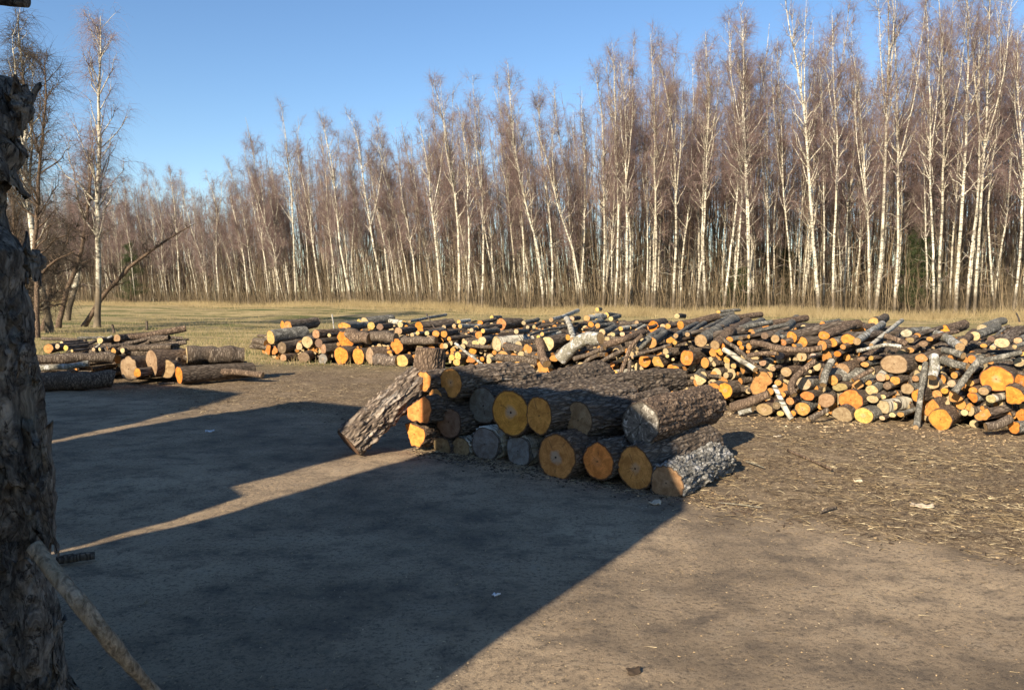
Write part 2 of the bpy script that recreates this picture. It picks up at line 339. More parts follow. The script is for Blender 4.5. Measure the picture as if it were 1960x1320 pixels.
# ------------------------------------------------------------------ gnarled post with bark at the left edge
def post():
    D = 2.35
    edge = [(-60, 20), (100, 12), (140, 22), (185, 48), (212, 60), (228, 40), (250, 22), (275, 50), (298, 50), (318, 40), (345, 18), (400, 22), (450, 38), (488, 78), (520, 74), (560, 70), (600, 76), (660, 88), (740, 95), (850, 94), (900, 96), (1000, 98), (1050, 84), (1100, 70), (1130, 84), (1200, 96), (1260, 102), (1320, 112), (1500, 150), (1620, 165)]
    ys = np.array([e[0] for e in edge], float); xs = np.array([e[1] for e in edge], float)
    t = empty('bark_covered_post', tuple(P(0, 1620, D)*np.array([1, 1, 0]))); org = np.array(t.location)
    nz, na = 460, 200; top = P(20, 138, D)[2]; z = np.linspace(-.03, top, nz); th = np.linspace(0, 2*math.pi, na, endpoint=False)
    py = 660-F_PX*np.array([((zz-EYE)*ct+D*st)/(D*ct-(zz-EYE)*st) for zz in z])
    px = np.interp(py, ys, xs); ex = (px-980)/F_PX*(D*ct-(z-EYE)*st)
    hw = .17+0*z; cx = ex-hw-.042; cyy = D+.05*np.sin(z*3)
    TH, ZZ_ = np.meshgrid(th, z); c = np.stack([np.cos(TH), np.sin(TH)*.8, ZZ_*2.2], -1)
    rel = .035*fbm(c*1.6, 3, 3)+.020*(1-2*np.abs(vn(c*np.array([9, 9, 4]), 14)))+.012*(1-2*np.abs(vn(c*np.array([22, 22, 11]), 15)))+.05*(np.abs(vn(c*np.array([3.2, 3.2, 1.5]), 8))-.4)+.030*fbm(c*np.array([8, 8, 4]), 11, 4)+.020*fbm(c*np.array([26, 26, 16]), 13, 3)-.05*np.clip(vn(c*np.array([4, 4, 2.2]), 19)-.25, 0, 1)
    lump = np.maximum(0, vn(c*2.4+5, 31))*.045
    rr = 1+rel*1.1+lump
    V = np.stack([cx[:, None]+hw[:, None]*np.cos(TH)*rr, cyy[:, None]+.20*np.sin(TH)*rr, ZZ_+.02*vn(c*6, 12)], -1)-org
    cap = V[-1:].mean(1, keepdims=True)+(V[-1:]-V[-1:].mean(1, keepdims=True))*.02; V = np.concatenate([V, cap+np.array([0, 0, .03])], 0); nz += 1
    ix = np.arange(nz*na).reshape(nz, na); nx = np.roll(ix, -1, 1); f = np.stack([ix[:-1], nx[:-1], nx[1:], ix[1:]], -1)
    core_v, core_f = V.reshape(-1, 3), f.reshape(-1, 4)
    # loose bark sheets curling off the post
    def flap(px0, py0, px1, py1, wl, wr, dd, seed, curl=.06):
        nu, nv = 26, 60; u = np.linspace(-1, 1, nu); vv = np.linspace(0, 1, nv); UU, VV = np.meshgrid(u, vv)
        pts = np.zeros((nv, nu, 3))
        for j in range(nv):
            ym = py0+(py1-py0)*vv[j]; xm = px0+(px1-px0)*vv[j]
            for i in range(nu):
                w = (wl if u[i] < 0 else wr)*(.75+.35*math.sin(vv[j]*math.pi))*(1+.25*vn(np.array([[vv[j]*9, u[i]*.6, seed]]), 3)[0])
                pts[j, i] = P(xm+u[i]*w, ym+10*vn(np.array([[u[i]*3, seed, vv[j]*2]]), 5)[0]*(1 if 0 < j < nv-1 else 3), dd+curl*u[i]*u[i])
        nrm = np.array([0, -1., 0]); pts = pts+nrm*(.02*fbm(np.stack([UU*1.5+seed, VV*6, 0*UU], -1), 7, 4))[..., None]
        back = pts+np.array([0, .010, 0]); A = np.concatenate([pts.reshape(-1, 3), back.reshape(-1, 3)]); n0 = nv*nu
        ix = np.arange(n0).reshape(nv, nu); f1 = np.stack([ix[:-1, :-1], ix[:-1, 1:], ix[1:, 1:], ix[1:, :-1]], -1).reshape(-1, 4)
        ring = np.concatenate([ix[0], ix[1:, -1], ix[-1, -2::-1], ix[-2:0:-1, 0]]); rn = np.roll(ring, -1)
        side = np.stack([ring, rn, rn+n0, ring+n0], -1)
        link('loose_bark', mesh_np('loose_bark', A-org, np.concatenate([f1, f1[:, ::-1]+n0, side]), BARK['post']), t)
    flap(86, 830, 98, 1052, 16, 12, D-.10, 2.0); flap(52, 1085, 66, 1300, 40, 34, D-.17, 5.0); flap(30, 160, 34, 236, 18, 26, D-.10, 8.0)
    flap(108, 1262, 110, 1340, 12, 14, D-.06, 11.0); flap(30, 560, 44, 700, 22, 26, D-.26, 14.0, .05); flap(60, 470, 62, 520, 14, 18, D-.16, 17)
    pr = np.random.default_rng(12); fb_ = MB(); nv_, nu_ = 5, 5; uu, vv_ = np.meshgrid(np.linspace(-1, 1, nu_), np.linspace(0, 1, nv_))
    for _ in range(420):
        zi = int(pr.integers(6, nz-6)); ai = int(pr.integers(0, na)); p0 = V[zi, ai]; c0 = V[zi].mean(0); n_ = U((p0-c0)*np.array([1, 1, 0]))
        if n_[1] > .45: continue
        tn = np.cross([0, 0, 1.], n_); hgt = pr.uniform(.025, .11); wd = pr.uniform(.012, .04); lift = pr.uniform(.1, .5)*hgt; sgn = pr.choice([-1, 1], p=[.75, .25]); sk = pr.uniform(-.5, .5)
        g_ = p0+n_*(.002+lift*vv_[..., None]**1.6-.25*wd*uu[..., None]**2)+tn*(wd*uu[..., None]*(1-.45*vv_[..., None]*pr.uniform(.2, 1.6))+sk*wd*vv_[..., None])+np.array([0, 0, sgn])*hgt*vv_[..., None]+.004*pr.standard_normal((nv_, nu_, 3))
        b0 = g_-n_*.004; ii = np.arange(25).reshape(5, 5); f1 = np.stack([ii[:-1, :-1], ii[:-1, 1:], ii[1:, 1:], ii[1:, :-1]], -1).reshape(-1, 4); ring = np.concatenate([ii[0], ii[1:, -1], ii[-1, -2::-1], ii[-2:0:-1, 0]]); rn = np.roll(ring, -1)
        fb_.add(np.concatenate([g_.reshape(-1, 3), b0.reshape(-1, 3)]), np.concatenate([f1, f1[:, ::-1]+25, np.stack([ring, ring+25, rn+25, rn], -1)]))
    fv, ff_ = np.concatenate(fb_.v), np.concatenate(fb_.f)
    link('bark_cladding', mesh_np('bark_cladding', np.concatenate([core_v, fv]), np.concatenate([core_f, ff_+len(core_v)]), BARK['post']), t)
    tag(t, 'gnarled grey post clad in peeling bark at the left edge', 'post')
post()
def limb(name, pts, rads, mat, label, cat, sides=14, nz=.12, group=None, n=40):
    pts = np.array(pts, float); org = pts[-1].copy(); rads = np.array(rads, float)
    s = np.linspace(0, len(pts)-1, n); k = np.arange(len(pts))
    Q = np.stack([np.interp(s, k, pts[:, i]) for i in range(3)], -1)
    for _ in range(4): Q[1:-1] = (Q[:-2]+2*Q[1:-1]+Q[2:])/4
    rr = np.interp(s, k, rads)*(1+nz*fbm(Q*9, 3, 3))
    rr = np.concatenate([[rr[0]*.02], rr, [rr[-1]*.02]]); Q = np.concatenate([Q[:1], Q, Q[-1:]]); Q[0] += (Q[0]-Q[2])*.02; Q[-1] += (Q[-1]-Q[-3])*.02
    mb = MB(); mb.tubes([Q-org], [rr], sides); o = mb.build(name, mat); o.location = org
    if label: tag(o, label, cat, group)
    return o
limb('bare_branch', [P(66, 1045, 2.12), P(112, 1106, 2.08), P(150, 1150, 2.06), P(196, 1208, 2.08), P(240, 1262, 2.16), P(292, 1320, 2.28), G(420, 1470)+np.array([0, 0, .02])],
     [.0225, .022, .021, .020, .019, .0175, .016], BARK['limb'], 'bare curved branch leaning against the bark-covered post', 'branch', 24, .16, None, 90)
limb('roof_pole', [P(-140, -30, 2.6), P(-20, -8, 2.6), P(52, 2, 2.6)], [.03, .028, .022], BARK['post'], 'dark rough pole end jutting in above the post', 'pole', 16, .3)

# ------------------------------------------------------------------ logs
COL = {'O': (.66, .262, .040), 'D': (.64, .215, .024), 'A': (.56, .29, .075), 'Y': (.62, .41, .12), 'P': (.55, .43, .235), 'T': (.36, .25, .13), 'B': (.19, .13, .085), 'G': (.25, .245, .225), 'F': (.76, .315, .062), 'W': (.54, .48, .37)}  # F is amber brightened to offset the shade on the front cut ends
CW = {'O': 'orange', 'D': 'deep orange', 'A': 'amber', 'Y': 'yellow', 'P': 'pale cream', 'T': 'tan', 'B': 'brown', 'G': 'grey', 'F': 'amber', 'W': 'whitish'}
LOGS = []
def frame_of(ax):
    z = U(np.array(ax, float)); x = U(np.cross(z, [0, 0, 1.])) if abs(z[2]) < .95 else np.array([1., 0, 0]); x = -x if x[0] < 0 else x; y = np.cross(z, x); return x, y, z
def log(c, ax, r, L, col, bark='dark', ell=1.0, irr=.06, heart=0.0, hi=False, parts=None, taper=.93, seed=None, face=None, notch=0, relief=1.0, bend=0.0, name='log', lab=None, meta=None, tag_it=True):
    """c centre of the near cut end, ax axis pointing into the pile"""
    seed = seed if seed is not None else int(rng.integers(1, 9999)); x, y, z = frame_of(ax)
    na, nl = (180, 150) if hi else ((28, 8) if r > .05 else (14, 6))
    parts = (r > .055) if parts is None else parts
    th = np.linspace(0, 2*math.pi, na, endpoint=False); sl_ = np.linspace(0, 1, nl); TH, S = np.meshgrid(th, sl_)
    out = 1+irr*1.6*vn(np.stack([np.cos(TH)*1.1+seed, np.sin(TH)*1.1, S*.5], -1), seed)+irr*.8*vn(np.stack([np.cos(TH)*2.6, np.sin(TH)*2.6+seed, S*1.2], -1), seed+1)
    if notch:    # split piece: one side flattened along the grain
        for k in range(notch):
            a0 = (seed*1.7+k*2.2) % 6.283; dd = .35+.3*((seed*.37+k*.21) % 1)
            out = np.minimum(out, dd/np.maximum(.12, np.cos(TH-a0))*1.0+10*(np.cos(TH-a0) < .12))
    outline0 = out[0].copy(); rad = out*r*(1+(taper-1)*S)
    if hi:
        q = np.stack([np.cos(TH)*r, np.sin(TH)*r, S*L*.2], -1); q = q+.02*np.stack([vn(q*14, seed+8), vn(q*14, seed+9), .5*vn(q*14, seed+10)], -1)
        rid = 1-2*np.abs(vn(q*22, seed+3)); rid2 = 1-2*np.abs(vn(q*np.array([48, 48, 90]), seed+4)); rad = rad+relief*(.011*rid+.006*rid2+.006*fbm(q*np.array([60, 60, 150]), seed+5, 2))
        kr = np.random.default_rng(seed+7)
        for _ in range(int(kr.integers(2, 6))):
            ka, ks = kr.uniform(0, 6.28), kr.uniform(.12, .9); dq = np.hypot(np.angle(np.exp(1j*(TH-ka)))*r, (S-ks)*L); kw = kr.uniform(.022, .045)
            rad = rad+relief*kr.uniform(.015, .035)*np.exp(-(dq/kw)**2)-.012*np.exp(-(dq/(kw*.35))**2)
        rad = rad*(1+.035*vn(np.stack([S*3.1+seed, 0*S, 0*S], -1), seed+2))
        ed = np.minimum(1, np.minimum(S, 1-S)*L/.012+.35); rad = r*out*(1+(taper-1)*S)*(1)+(rad-r*out*(1+(taper-1)*S))*ed
    elif r > .05:
        q = np.stack([np.cos(TH)*r, np.sin(TH)*r, S*L*.4], -1); rad = rad*(1+.06*vn(q*26, seed+3))
    bend = bend if not hi else float(np.random.default_rng(seed+5).uniform(-.02, .02)); bx = bend*np.sin(S*math.pi)*L; by = bend*.5*np.sin(S*math.pi*1.6+seed)*L
    V = np.stack([np.cos(TH)*rad*ell+bx, np.sin(TH)*rad+by, S*L], -1)
    ix = np.arange(nl*na).reshape(nl, na); nx = np.roll(ix, -1, 1); fb = np.stack([ix[:-1], nx[:-1], nx[1:], ix[1:]], -1).reshape(-1, 4)
    uvb = np.stack([TH, S], -1).reshape(-1, 2)
    def capmesh(ring, end):
        fr = [1.0, .8, .55, .3, .04] if hi else [1, .5, .04]
        cen = ring.mean(0); vs_ = []; us = []
        for q_ in fr:
            vs_.append(cen+(ring-cen)*q_+np.array([0, 0, (-1 if end == 0 else 1)*(.003+.004*(1-q_))])); us.append(np.stack([np.cos(th)*outline0*q_, np.sin(th)*outline0*q_], -1)/max(outline0.max(), .9))
        V_ = np.concatenate(vs_); ii = np.arange(len(fr)*na).reshape(len(fr), na); n_ = np.roll(ii, -1, 1)
        ff = np.stack([ii[:-1], ii[1:], n_[1:], n_[:-1]], -1).reshape(-1, 4) if end == 0 else np.stack([ii[:-1], n_[:-1], n_[1:], ii[1:]], -1).reshape(-1, 4)
        nrm = np.concatenate([np.stack([np.cos(th), np.sin(th)], -1)*q_*(1.0) for q_ in fr])
        return V_, ff, nrm
    M = Matrix(((x[0], y[0], z[0], c[0]), (x[1], y[1], z[1], c[1]), (x[2], y[2], z[2], c[2]), (0, 0, 0, 1)))
    cc = np.array(COL[col])*np.random.default_rng(seed).uniform(.85, 1.12) if isinstance(col, str) else np.array(col)
    cc = cc*np.random.default_rng(seed+1).uniform(.90, 1.10, 3); gm_ = float(np.random.default_rng(seed+2).beta(1.2, 3.5))*(.55 if r < .2 else .2); cc = np.clip(cc*(1-gm_)+gm_*np.array([.25, .20, .15]), 0, .85)
    Vf, ff, uvf = capmesh(V[0], 0); Vb, fbk, uvk = capmesh(V[-1], 1); fm = face or FACE
    if parts:
        t = empty(name); t.matrix_world = M
        link('bark', mesh_np('bark', V.reshape(-1, 3), fb, BARK[bark]), t)
        for (a, b_, u_, fmat) in ((Vf, ff, uvf, fm), (Vb, fbk, uvk, FACE)):
            o = link('cut_end', mesh_np('cut_end', a, b_, fmat, None, True, u_), t); o.color = (*cc, heart)
    else:
        A = np.concatenate([V.reshape(-1, 3), Vf, Vb]); n0 = nl*na; n1 = n0+len(Vf)
        FF = np.concatenate([fb, ff+n0, fbk+n1]); mi = np.concatenate([np.zeros(len(fb)), np.ones(len(ff)+len(fbk))])
        t = link(name, mesh_np(name, A, FF, [BARK[bark], fm], mi, True, np.concatenate([uvb*0, uvf, uvk]))); t.matrix_world = M; t.color = (*cc, heart)
    pp = meta or proj(c); LOGS.append(dict(o=t, px=pp[0], py=pp[1], r=r, D=c[1], col=col if isinstance(col, str) else 'G', bark=bark, notch=notch, name=name, lab=lab))
    return t
def axis_az(az, el=0): return np.array([math.sin(R(az))*math.cos(R(el)), math.cos(R(az))*math.cos(R(el)), math.sin(R(el))])

# --- front pile of thick logs ; entries in crop coordinates
def c2(x, y): return 880+x/3.267, 660+y/3.267
def c1(x, y): return 480+x/3.882, 570+y/3.882
def front(pxy, D, hpx, wpx, col, bark, az, L, s, el=0, **kw):
    px, py = pxy; r = hpx/s/2*D/F_PX; va = math.degrees(math.atan((px-980)/F_PX)); ell = min(1.15, max(.8, (wpx/hpx)/max(.3, math.cos(R(az-va)))))
    return log(P(px, py, D), axis_az(az, el), r, L, col, bark, ell, hi=True, **kw)
S2, S1 = 3.267, 3.882
# bottom row
front(c2(1290, 860), 6.20, 215, 205, 'T', 'silver', 36, 1.06, S2, 0, relief=1.9, taper=1.0, heart=.2, lab='light grey ridged log with tan cut end, rightmost on the ground in the front pile')
front(c2(1100, 765), 6.45, 268, 215, 'F', 'dark', 40, 1.3, S2, heart=.5, lab='thick amber-ended dark log directly under the grey star-cracked log')
front(c2(865, 730), 6.60, 222, 190, 'F', 'dark', 39, 1.3, S2, heart=.1, lab='amber-ended round log on the ground, between two thicker amber-ended logs')
front(c2(600, 705), 6.80, 280, 232, 'F', 'brown', 40, 1.25, S2, heart=.9, irr=.08, lab='thickest amber-ended log on the ground, with a pale heart and a side split')
front(c2(365, 665), 7.25, 195, 150, 'G', 'birch', 38, 1.3, S2, lab='grey-ended white-barked log touching the thickest amber-ended log')
front(c2(160, 620), 7.48, 212, 172, 'G', 'birch', 39, 1.3, S2, lab='larger grey-ended white-barked log on the ground under the grey upper log')
front(c1(1558, 1108), 7.68, 152, 132, 'T', 'birch', 38, 1.1, S1, lab='small tan-ended birch log, second from left on the ground in the front pile')
front(c1(1420, 1105), 7.78, 140, 118, 'T', 'dark', 38, 1.1, S1, lab='smallest tan-ended log on the ground in the front pile')
front(c1(1215, 1010), 7.86, 215, 200, 'F', 'brown', 42, .9, S1, notch=2, irr=.16, lab='ragged split orange log at the lower left corner of the front pile')
# second row
front(c2(1130, 495), 6.66, 270, 232, 'G', 'brown', 37, 1.42, S2, 0, face=CRACK, irr=.04, relief=1.3, lab='big grey log with star-shaped cracks on its cut end')
front(c2(745, 480), 6.98, 240, 172, 'T', 'dark', 44, 1.32, S2, 1, relief=1.2, lab='dark rough log with a grey tan oval end left of the star-cracked log')
front(c2(500, 440), 6.98, 235, 162, 'F', 'dark', 45, 1.28, S2, 1, relief=1.1, lab='upper log with a smooth narrow amber oval end')
front(c2(322, 422), 7.26, 268, 225, 'F', 'dark', 40, 1.3, S2, 0, heart=.8, notch=0, irr=.07, lab='upper log with amber end split by a jagged crack')
front(c2(150, 385), 7.70, 232, 192, 'G', 'mossy', 37, 2.2, S2, 2.0, taper=1.12, relief=1.2, lab='long mossy upper log with weathered grey end')
front(c1(1470, 920), 7.72, 230, 190, 'B', 'dark', 38, 1.3, S1, lab='dull brown-ended log above the two smallest ground logs')
front(c1(1235, 815), 7.72, 245, 215, 'F', 'dark', 42, 1.0, S1, notch=1, irr=.17, lab='misshapen knobbly amber-ended log above the ragged split one')
front(c1(1375, 730), 7.78, 105, 95, 'F', 'dark', 40, .9, S1, lab='small round amber knot-like log wedged under the top left logs')
# top left
front(c1(1490, 630), 7.74, 222, 182, 'F', 'dark', 47, 1.0, S1, 0, heart=.35, lab='round orange-ended black-barked log on top of the pile, right of the angular one')
front(c1(1290, 610), 7.86, 150, 158, 'F', 'dark', 47, 1.2, S1, 0, irr=.12, lab='angular orange-ended log on top at the pile left end')
# extra logs behind in the pile, barely seen
for (px, py, D, rr, az, L, bk, lb) in ((1075, 752, 8.0, .13, 49, 1.9, 'mossy', 'moss-topped log lying behind the upper row of the front pile'), (905, 790, 8.5, .14, 40, 1.1, 'dark', 'dark log hidden behind the brown-ended log'), (1175, 800, 7.6, .15, 40, 1.0, 'dark', 'dark log filling the gap behind the star-cracked log')):
    log(P(px, py, D), axis_az(az), rr, L, 'B', bk, hi=True, lab=lb)
# leaning log: lower end on the ground at left, upper end against the pile
a = P(668, 838, 7.62); a[2] = .13; b_ = P(790, 738, 7.98)
log(a, b_-a, .142, float(np.linalg.norm(b_-a))+.12, 'B', 'flaky', hi=True, relief=2.2, irr=.08, lab='flaky plated log leaning up against the left end of the front pile')
# upright stump
sc_ = P(815, 708, 10.5)
log(np.array([sc_[0], 10.5, .0]), (.13, .05, 1), .225, .84, 'B', 'brown', hi=True, taper=.84, name='stump', lab='upright brown stump standing behind the leaning log')
LOGS[-1]['cat'] = 'stump'

# --- the big heaps, traced cut ends: (x, y, w, h, colour) in crop coordinates
BY = [(480, 690), (520, 692), (640, 696), (760, 702), (900, 712), (1000, 735), (1200, 765), (1400, 790), (1500, 803), (1650, 812), (1750, 816), (1850, 832), (1960, 838), (2300, 860)]
CAPZ = [(480, .62), (760, .68), (900, .80), (1200, .90), (1400, .98), (1700, 1.02), (1960, 1.0), (2300, 1.0)]
TOPY = [(480, 628), (600, 622), (700, 610), (900, 604), (1000, 601), (1400, 600), (1560, 604), (1680, 608), (1760, 626), (1850, 622), (1960, 618), (2300, 618)]
I1 = lambda tb, x: float(np.interp(x, [t[0] for t in tb], [t[1] for t in tb]))
def surfD(px, py):
    D0 = G(px, I1(BY, px))[1]; k = .85; q = (py-HORIZON)/F_PX; cz = I1(CAPZ, px)
    z = (EYE-q*D0)/(1+q*k); D = D0+k*max(z, 0)
    if z > cz: D = (EYE-cz)/max(q, .012)
    return max(D, D0)
TR = {1: (480, 570, 3.882), 3: (940, 570, 3.769), 4: (1340, 570, 4.714), 5: (1640, 570, 4.716)}
T1 = [(148,295,55,105,'Y'),(275,215,60,85,'O'),(238,205,32,66,'O'),(134,388,40,78,'O'),(176,392,40,66,'O'),(232,370,62,88,'B'),(360,360,45,58,'P'),(420,330,84,88,'P'),(485,268,50,72,'T'),(583,280,26,30,'P'),(505,335,58,72,'B'),(540,380,42,76,'T'),(243,447,46,62,'T'),(392,455,82,78,'B'),(535,450,66,70,'G'),
 (690,325,112,160,'O'),(690,225,96,82,'O'),(672,430,102,126,'O'),(800,435,86,122,'O'),(885,455,62,136,'T'),(1085,360,95,108,'O'),(1125,475,92,92,'Y'),(1022,373,22,24,'O'),(1030,402,40,26,'O'),(803,175,32,42,'Y'),(845,182,52,80,'P'),(775,208,52,52,'P'),(895,205,56,58,'Y'),(960,215,52,50,'B'),(1110,200,42,42,'P'),
 (1250,215,55,82,'D'),(1375,265,52,50,'O'),(1435,270,54,52,'O'),(1474,303,28,34,'O'),(1860,195,70,86,'D'),(1690,275,52,56,'O'),(1720,315,62,66,'P'),(1675,225,36,44,'Y'),(1705,185,36,36,'O'),(1725,245,30,34,'Y'),(1495,440,42,46,'Y'),(1540,430,46,66,'Y'),(1530,480,50,56,'Y'),(1650,398,56,50,'O'),(1640,450,60,66,'D'),(1830,345,62,106,'P'),(1875,455,112,126,'A'),
 (1720,450,32,34,'O'),(1770,465,36,46,'P'),(1810,405,32,34,'O'),(1385,185,24,26,'Y'),(1545,178,30,30,'Y'),(1435,215,32,34,'P'),(1510,210,30,32,'P'),(1555,212,30,34,'Y'),(1720,220,26,28,'P'),(1790,145,28,30,'Y'),(1155,215,26,30,'O'),(1200,275,28,34,'P'),(1240,262,28,34,'Y'),(1270,245,26,34,'O'),(1310,265,34,36,'P'),(1670,338,56,40,'P'),(1640,240,30,30,'P'),(1345,300,40,30,'B'),(990,290,70,70,'B'),(1095,245,60,60,'T')]
T3 = [(40,330,66,116,'P'),(182,243,34,36,'P'),(235,182,30,30,'P'),(263,213,28,28,'P'),(310,210,26,28,'P'),(368,260,26,28,'Y'),(342,283,26,30,'Y'),(405,330,92,106,'P'),(555,285,38,46,'O'),(455,435,62,48,'A'),(190,485,48,58,'A'),(245,510,40,34,'T'),(295,495,36,34,'T'),
 (690,145,46,46,'Y'),(740,132,36,36,'Y'),(765,85,30,30,'Y'),(830,125,40,40,'Y'),(582,150,40,34,'P'),(865,152,34,34,'P'),(720,190,42,42,'O'),(768,200,40,40,'A'),(762,162,30,30,'Y'),(800,248,48,46,'P'),(880,268,30,30,'P'),(947,260,34,34,'P'),(935,222,38,32,'Y'),(998,215,28,30,'Y'),(1050,238,28,28,'P'),(1012,262,30,28,'O'),(740,255,24,24,'P'),(708,252,22,22,'T'),(1050,180,30,34,'T'),
 (1170,203,78,84,'D'),(1125,220,28,30,'A'),(1237,203,34,34,'P'),(1275,205,42,36,'A'),(1366,197,62,62,'O'),(1340,130,38,38,'P'),(1150,322,88,84,'A'),(1290,300,64,54,'O'),(1325,318,34,34,'A'),(1060,362,32,34,'T'),(1110,455,86,84,'D'),(1210,460,92,92,'A'),(1412,435,96,110,'D'),(1272,415,26,26,'P'),(860,512,42,46,'O'),(873,482,36,36,'O'),(892,547,46,60,'Y'),(935,447,34,34,'P'),(987,440,22,22,'P'),(1017,428,20,20,'P'),(1068,408,18,18,'W'),
 (735,525,24,24,'P'),(785,550,26,26,'P'),(1150,527,38,38,'D'),(1150,577,42,42,'O'),(1220,578,28,26,'P'),(1090,558,66,56,'P'),(1212,612,30,28,'O'),(1195,598,24,24,'O'),(1315,540,98,92,'O'),(1365,552,50,44,'O'),(1505,578,92,84,'P'),(1604,655,88,92,'O'),(1690,668,96,112,'O'),(1255,608,50,44,'T'),
 (1510,307,62,76,'A'),(1415,265,36,32,'O'),(1462,257,48,44,'O'),(1522,232,26,28,'O'),(1613,340,50,48,'O'),(1668,347,48,48,'O'),(1638,378,46,40,'O'),(1655,400,36,28,'O'),(1720,300,54,44,'O'),(1748,230,38,40,'A'),(1793,330,42,38,'O'),(1808,360,32,32,'O'),(1802,292,52,30,'B'),(1860,350,46,52,'A'),(1750,490,38,38,'Y'),(1700,447,48,52,'A'),(1815,495,34,46,'A'),(1890,250,36,30,'A'),(1853,385,28,22,'A'),(1755,145,48,48,'A'),(1585,140,34,30,'P'),(1640,100,34,26,'Y')]
T4 = [(588,243,80,74,'O'),(830,350,106,102,'O'),(925,312,42,46,'Y'),(1000,325,120,108,'O'),(922,402,104,94,'O'),(845,437,80,38,'O'),(1121,340,92,82,'O'),(1100,430,80,96,'O'),(1196,400,80,76,'O'),(1105,240,50,50,'O'),(672,376,56,54,'O'),(752,402,62,60,'O'),(585,345,90,58,'B'),(478,312,46,48,'A'),(440,352,32,34,'A'),
 (1335,370,122,102,'O'),(1430,292,200,100,'O'),(1345,262,60,56,'O'),(1565,225,88,88,'Y'),(1290,440,50,50,'O'),(1240,502,62,54,'D'),(720,518,84,74,'G'),(565,582,66,66,'T'),(778,660,95,92,'T'),(1282,642,112,118,'T'),(530,752,205,225,'A'),(610,700,88,80,'A'),(705,765,62,58,'A'),(745,870,52,54,'O'),(810,930,72,72,'O'),(838,1045,52,52,'O'),(725,1043,64,52,'Y'),(935,770,126,124,'P'),(970,880,116,88,'D'),(925,1000,130,120,'A'),(1140,922,142,126,'T'),(1365,922,200,182,'D'),(1285,1065,166,136,'T'),(1475,1065,165,142,'Y'),
 (1200,740,92,92,'A'),(1260,812,120,90,'T'),(1430,785,108,92,'A'),(1525,765,62,48,'A'),(1498,602,60,44,'A'),(1545,547,42,40,'A'),(1455,545,62,46,'B'),(980,1100,52,48,'T'),(580,1000,152,112,'T'),(490,942,58,56,'P'),(690,975,74,70,'B'),(655,640,50,46,'T'),(385,640,42,90,'A'),(1105,700,50,130,'T'),(1020,520,60,40,'W')]
T5 = [(1062,347,96,82,'P'),(1130,272,86,76,'P'),(1185,325,40,40,'P'),(1300,323,64,56,'A'),(1310,405,116,96,'P'),(1253,348,28,28,'P'),(1440,300,66,60,'D'),(1455,385,72,60,'P'),(1425,440,40,38,'P'),(1490,500,44,40,'Y'),(1210,372,60,56,'B'),(1145,430,90,40,'A'),(1225,450,52,40,'P'),(1462,580,92,76,'P'),(1210,578,54,46,'A'),(1035,548,66,72,'O'),(1028,662,50,48,'O'),(785,300,104,104,'O'),(545,340,62,46,'A'),(485,378,72,54,'T'),(450,318,90,72,'W'),(660,367,60,42,'A'),(600,412,78,58,'B'),
 (340,598,226,182,'T'),(585,540,102,82,'A'),(460,535,46,44,'P'),(480,470,70,50,'A'),(130,547,44,44,'A'),(75,597,70,50,'A'),(35,550,58,50,'B'),(215,713,82,74,'P'),(270,715,52,50,'A'),(345,747,82,78,'A'),(275,792,66,76,'B'),(455,812,110,96,'T'),(135,832,102,92,'P'),(105,765,62,46,'A'),(235,890,52,46,'P'),(145,912,100,70,'P'),(530,727,60,58,'A'),(240,985,110,132,'P'),(318,972,100,92,'P'),(398,1050,62,46,'A'),(320,1052,56,46,'P'),(230,1085,60,40,'P'),
 (675,762,116,118,'P'),(880,698,60,62,'A'),(855,772,72,66,'P'),(793,838,64,60,'O'),(725,870,76,74,'A'),(575,880,132,122,'O'),(690,1030,120,190,'O'),(755,1127,184,196,'O'),(892,893,118,100,'A'),(865,855,42,44,'P'),(1020,768,70,62,'A'),(1048,840,72,66,'O'),(1145,840,86,72,'T'),(1040,905,84,92,'D'),(1210,910,82,72,'P'),(1255,725,268,222,'O'),(1485,772,120,180,'O'),(1400,900,205,176,'O'),(1140,1050,152,122,'O'),(1425,1165,90,112,'O'),(1492,1050,84,122,'O')]
SPLIT = {(1,690,325),(1,690,225),(1,134,388),(1,176,392),(1,640,450),(3,1210,460),(3,1290,300),(3,1505,578),(3,1090,558),(4,1430,292),(4,530,752),(4,1260,812),(4,1430,785),(4,845,437),(5,785,300),(5,575,880),(5,690,1030),(5,892,893),(5,1040,905),(5,1140,1050),(5,1400,900),(3,1315,540)}
tr = np.random.default_rng(44)
occupied = []
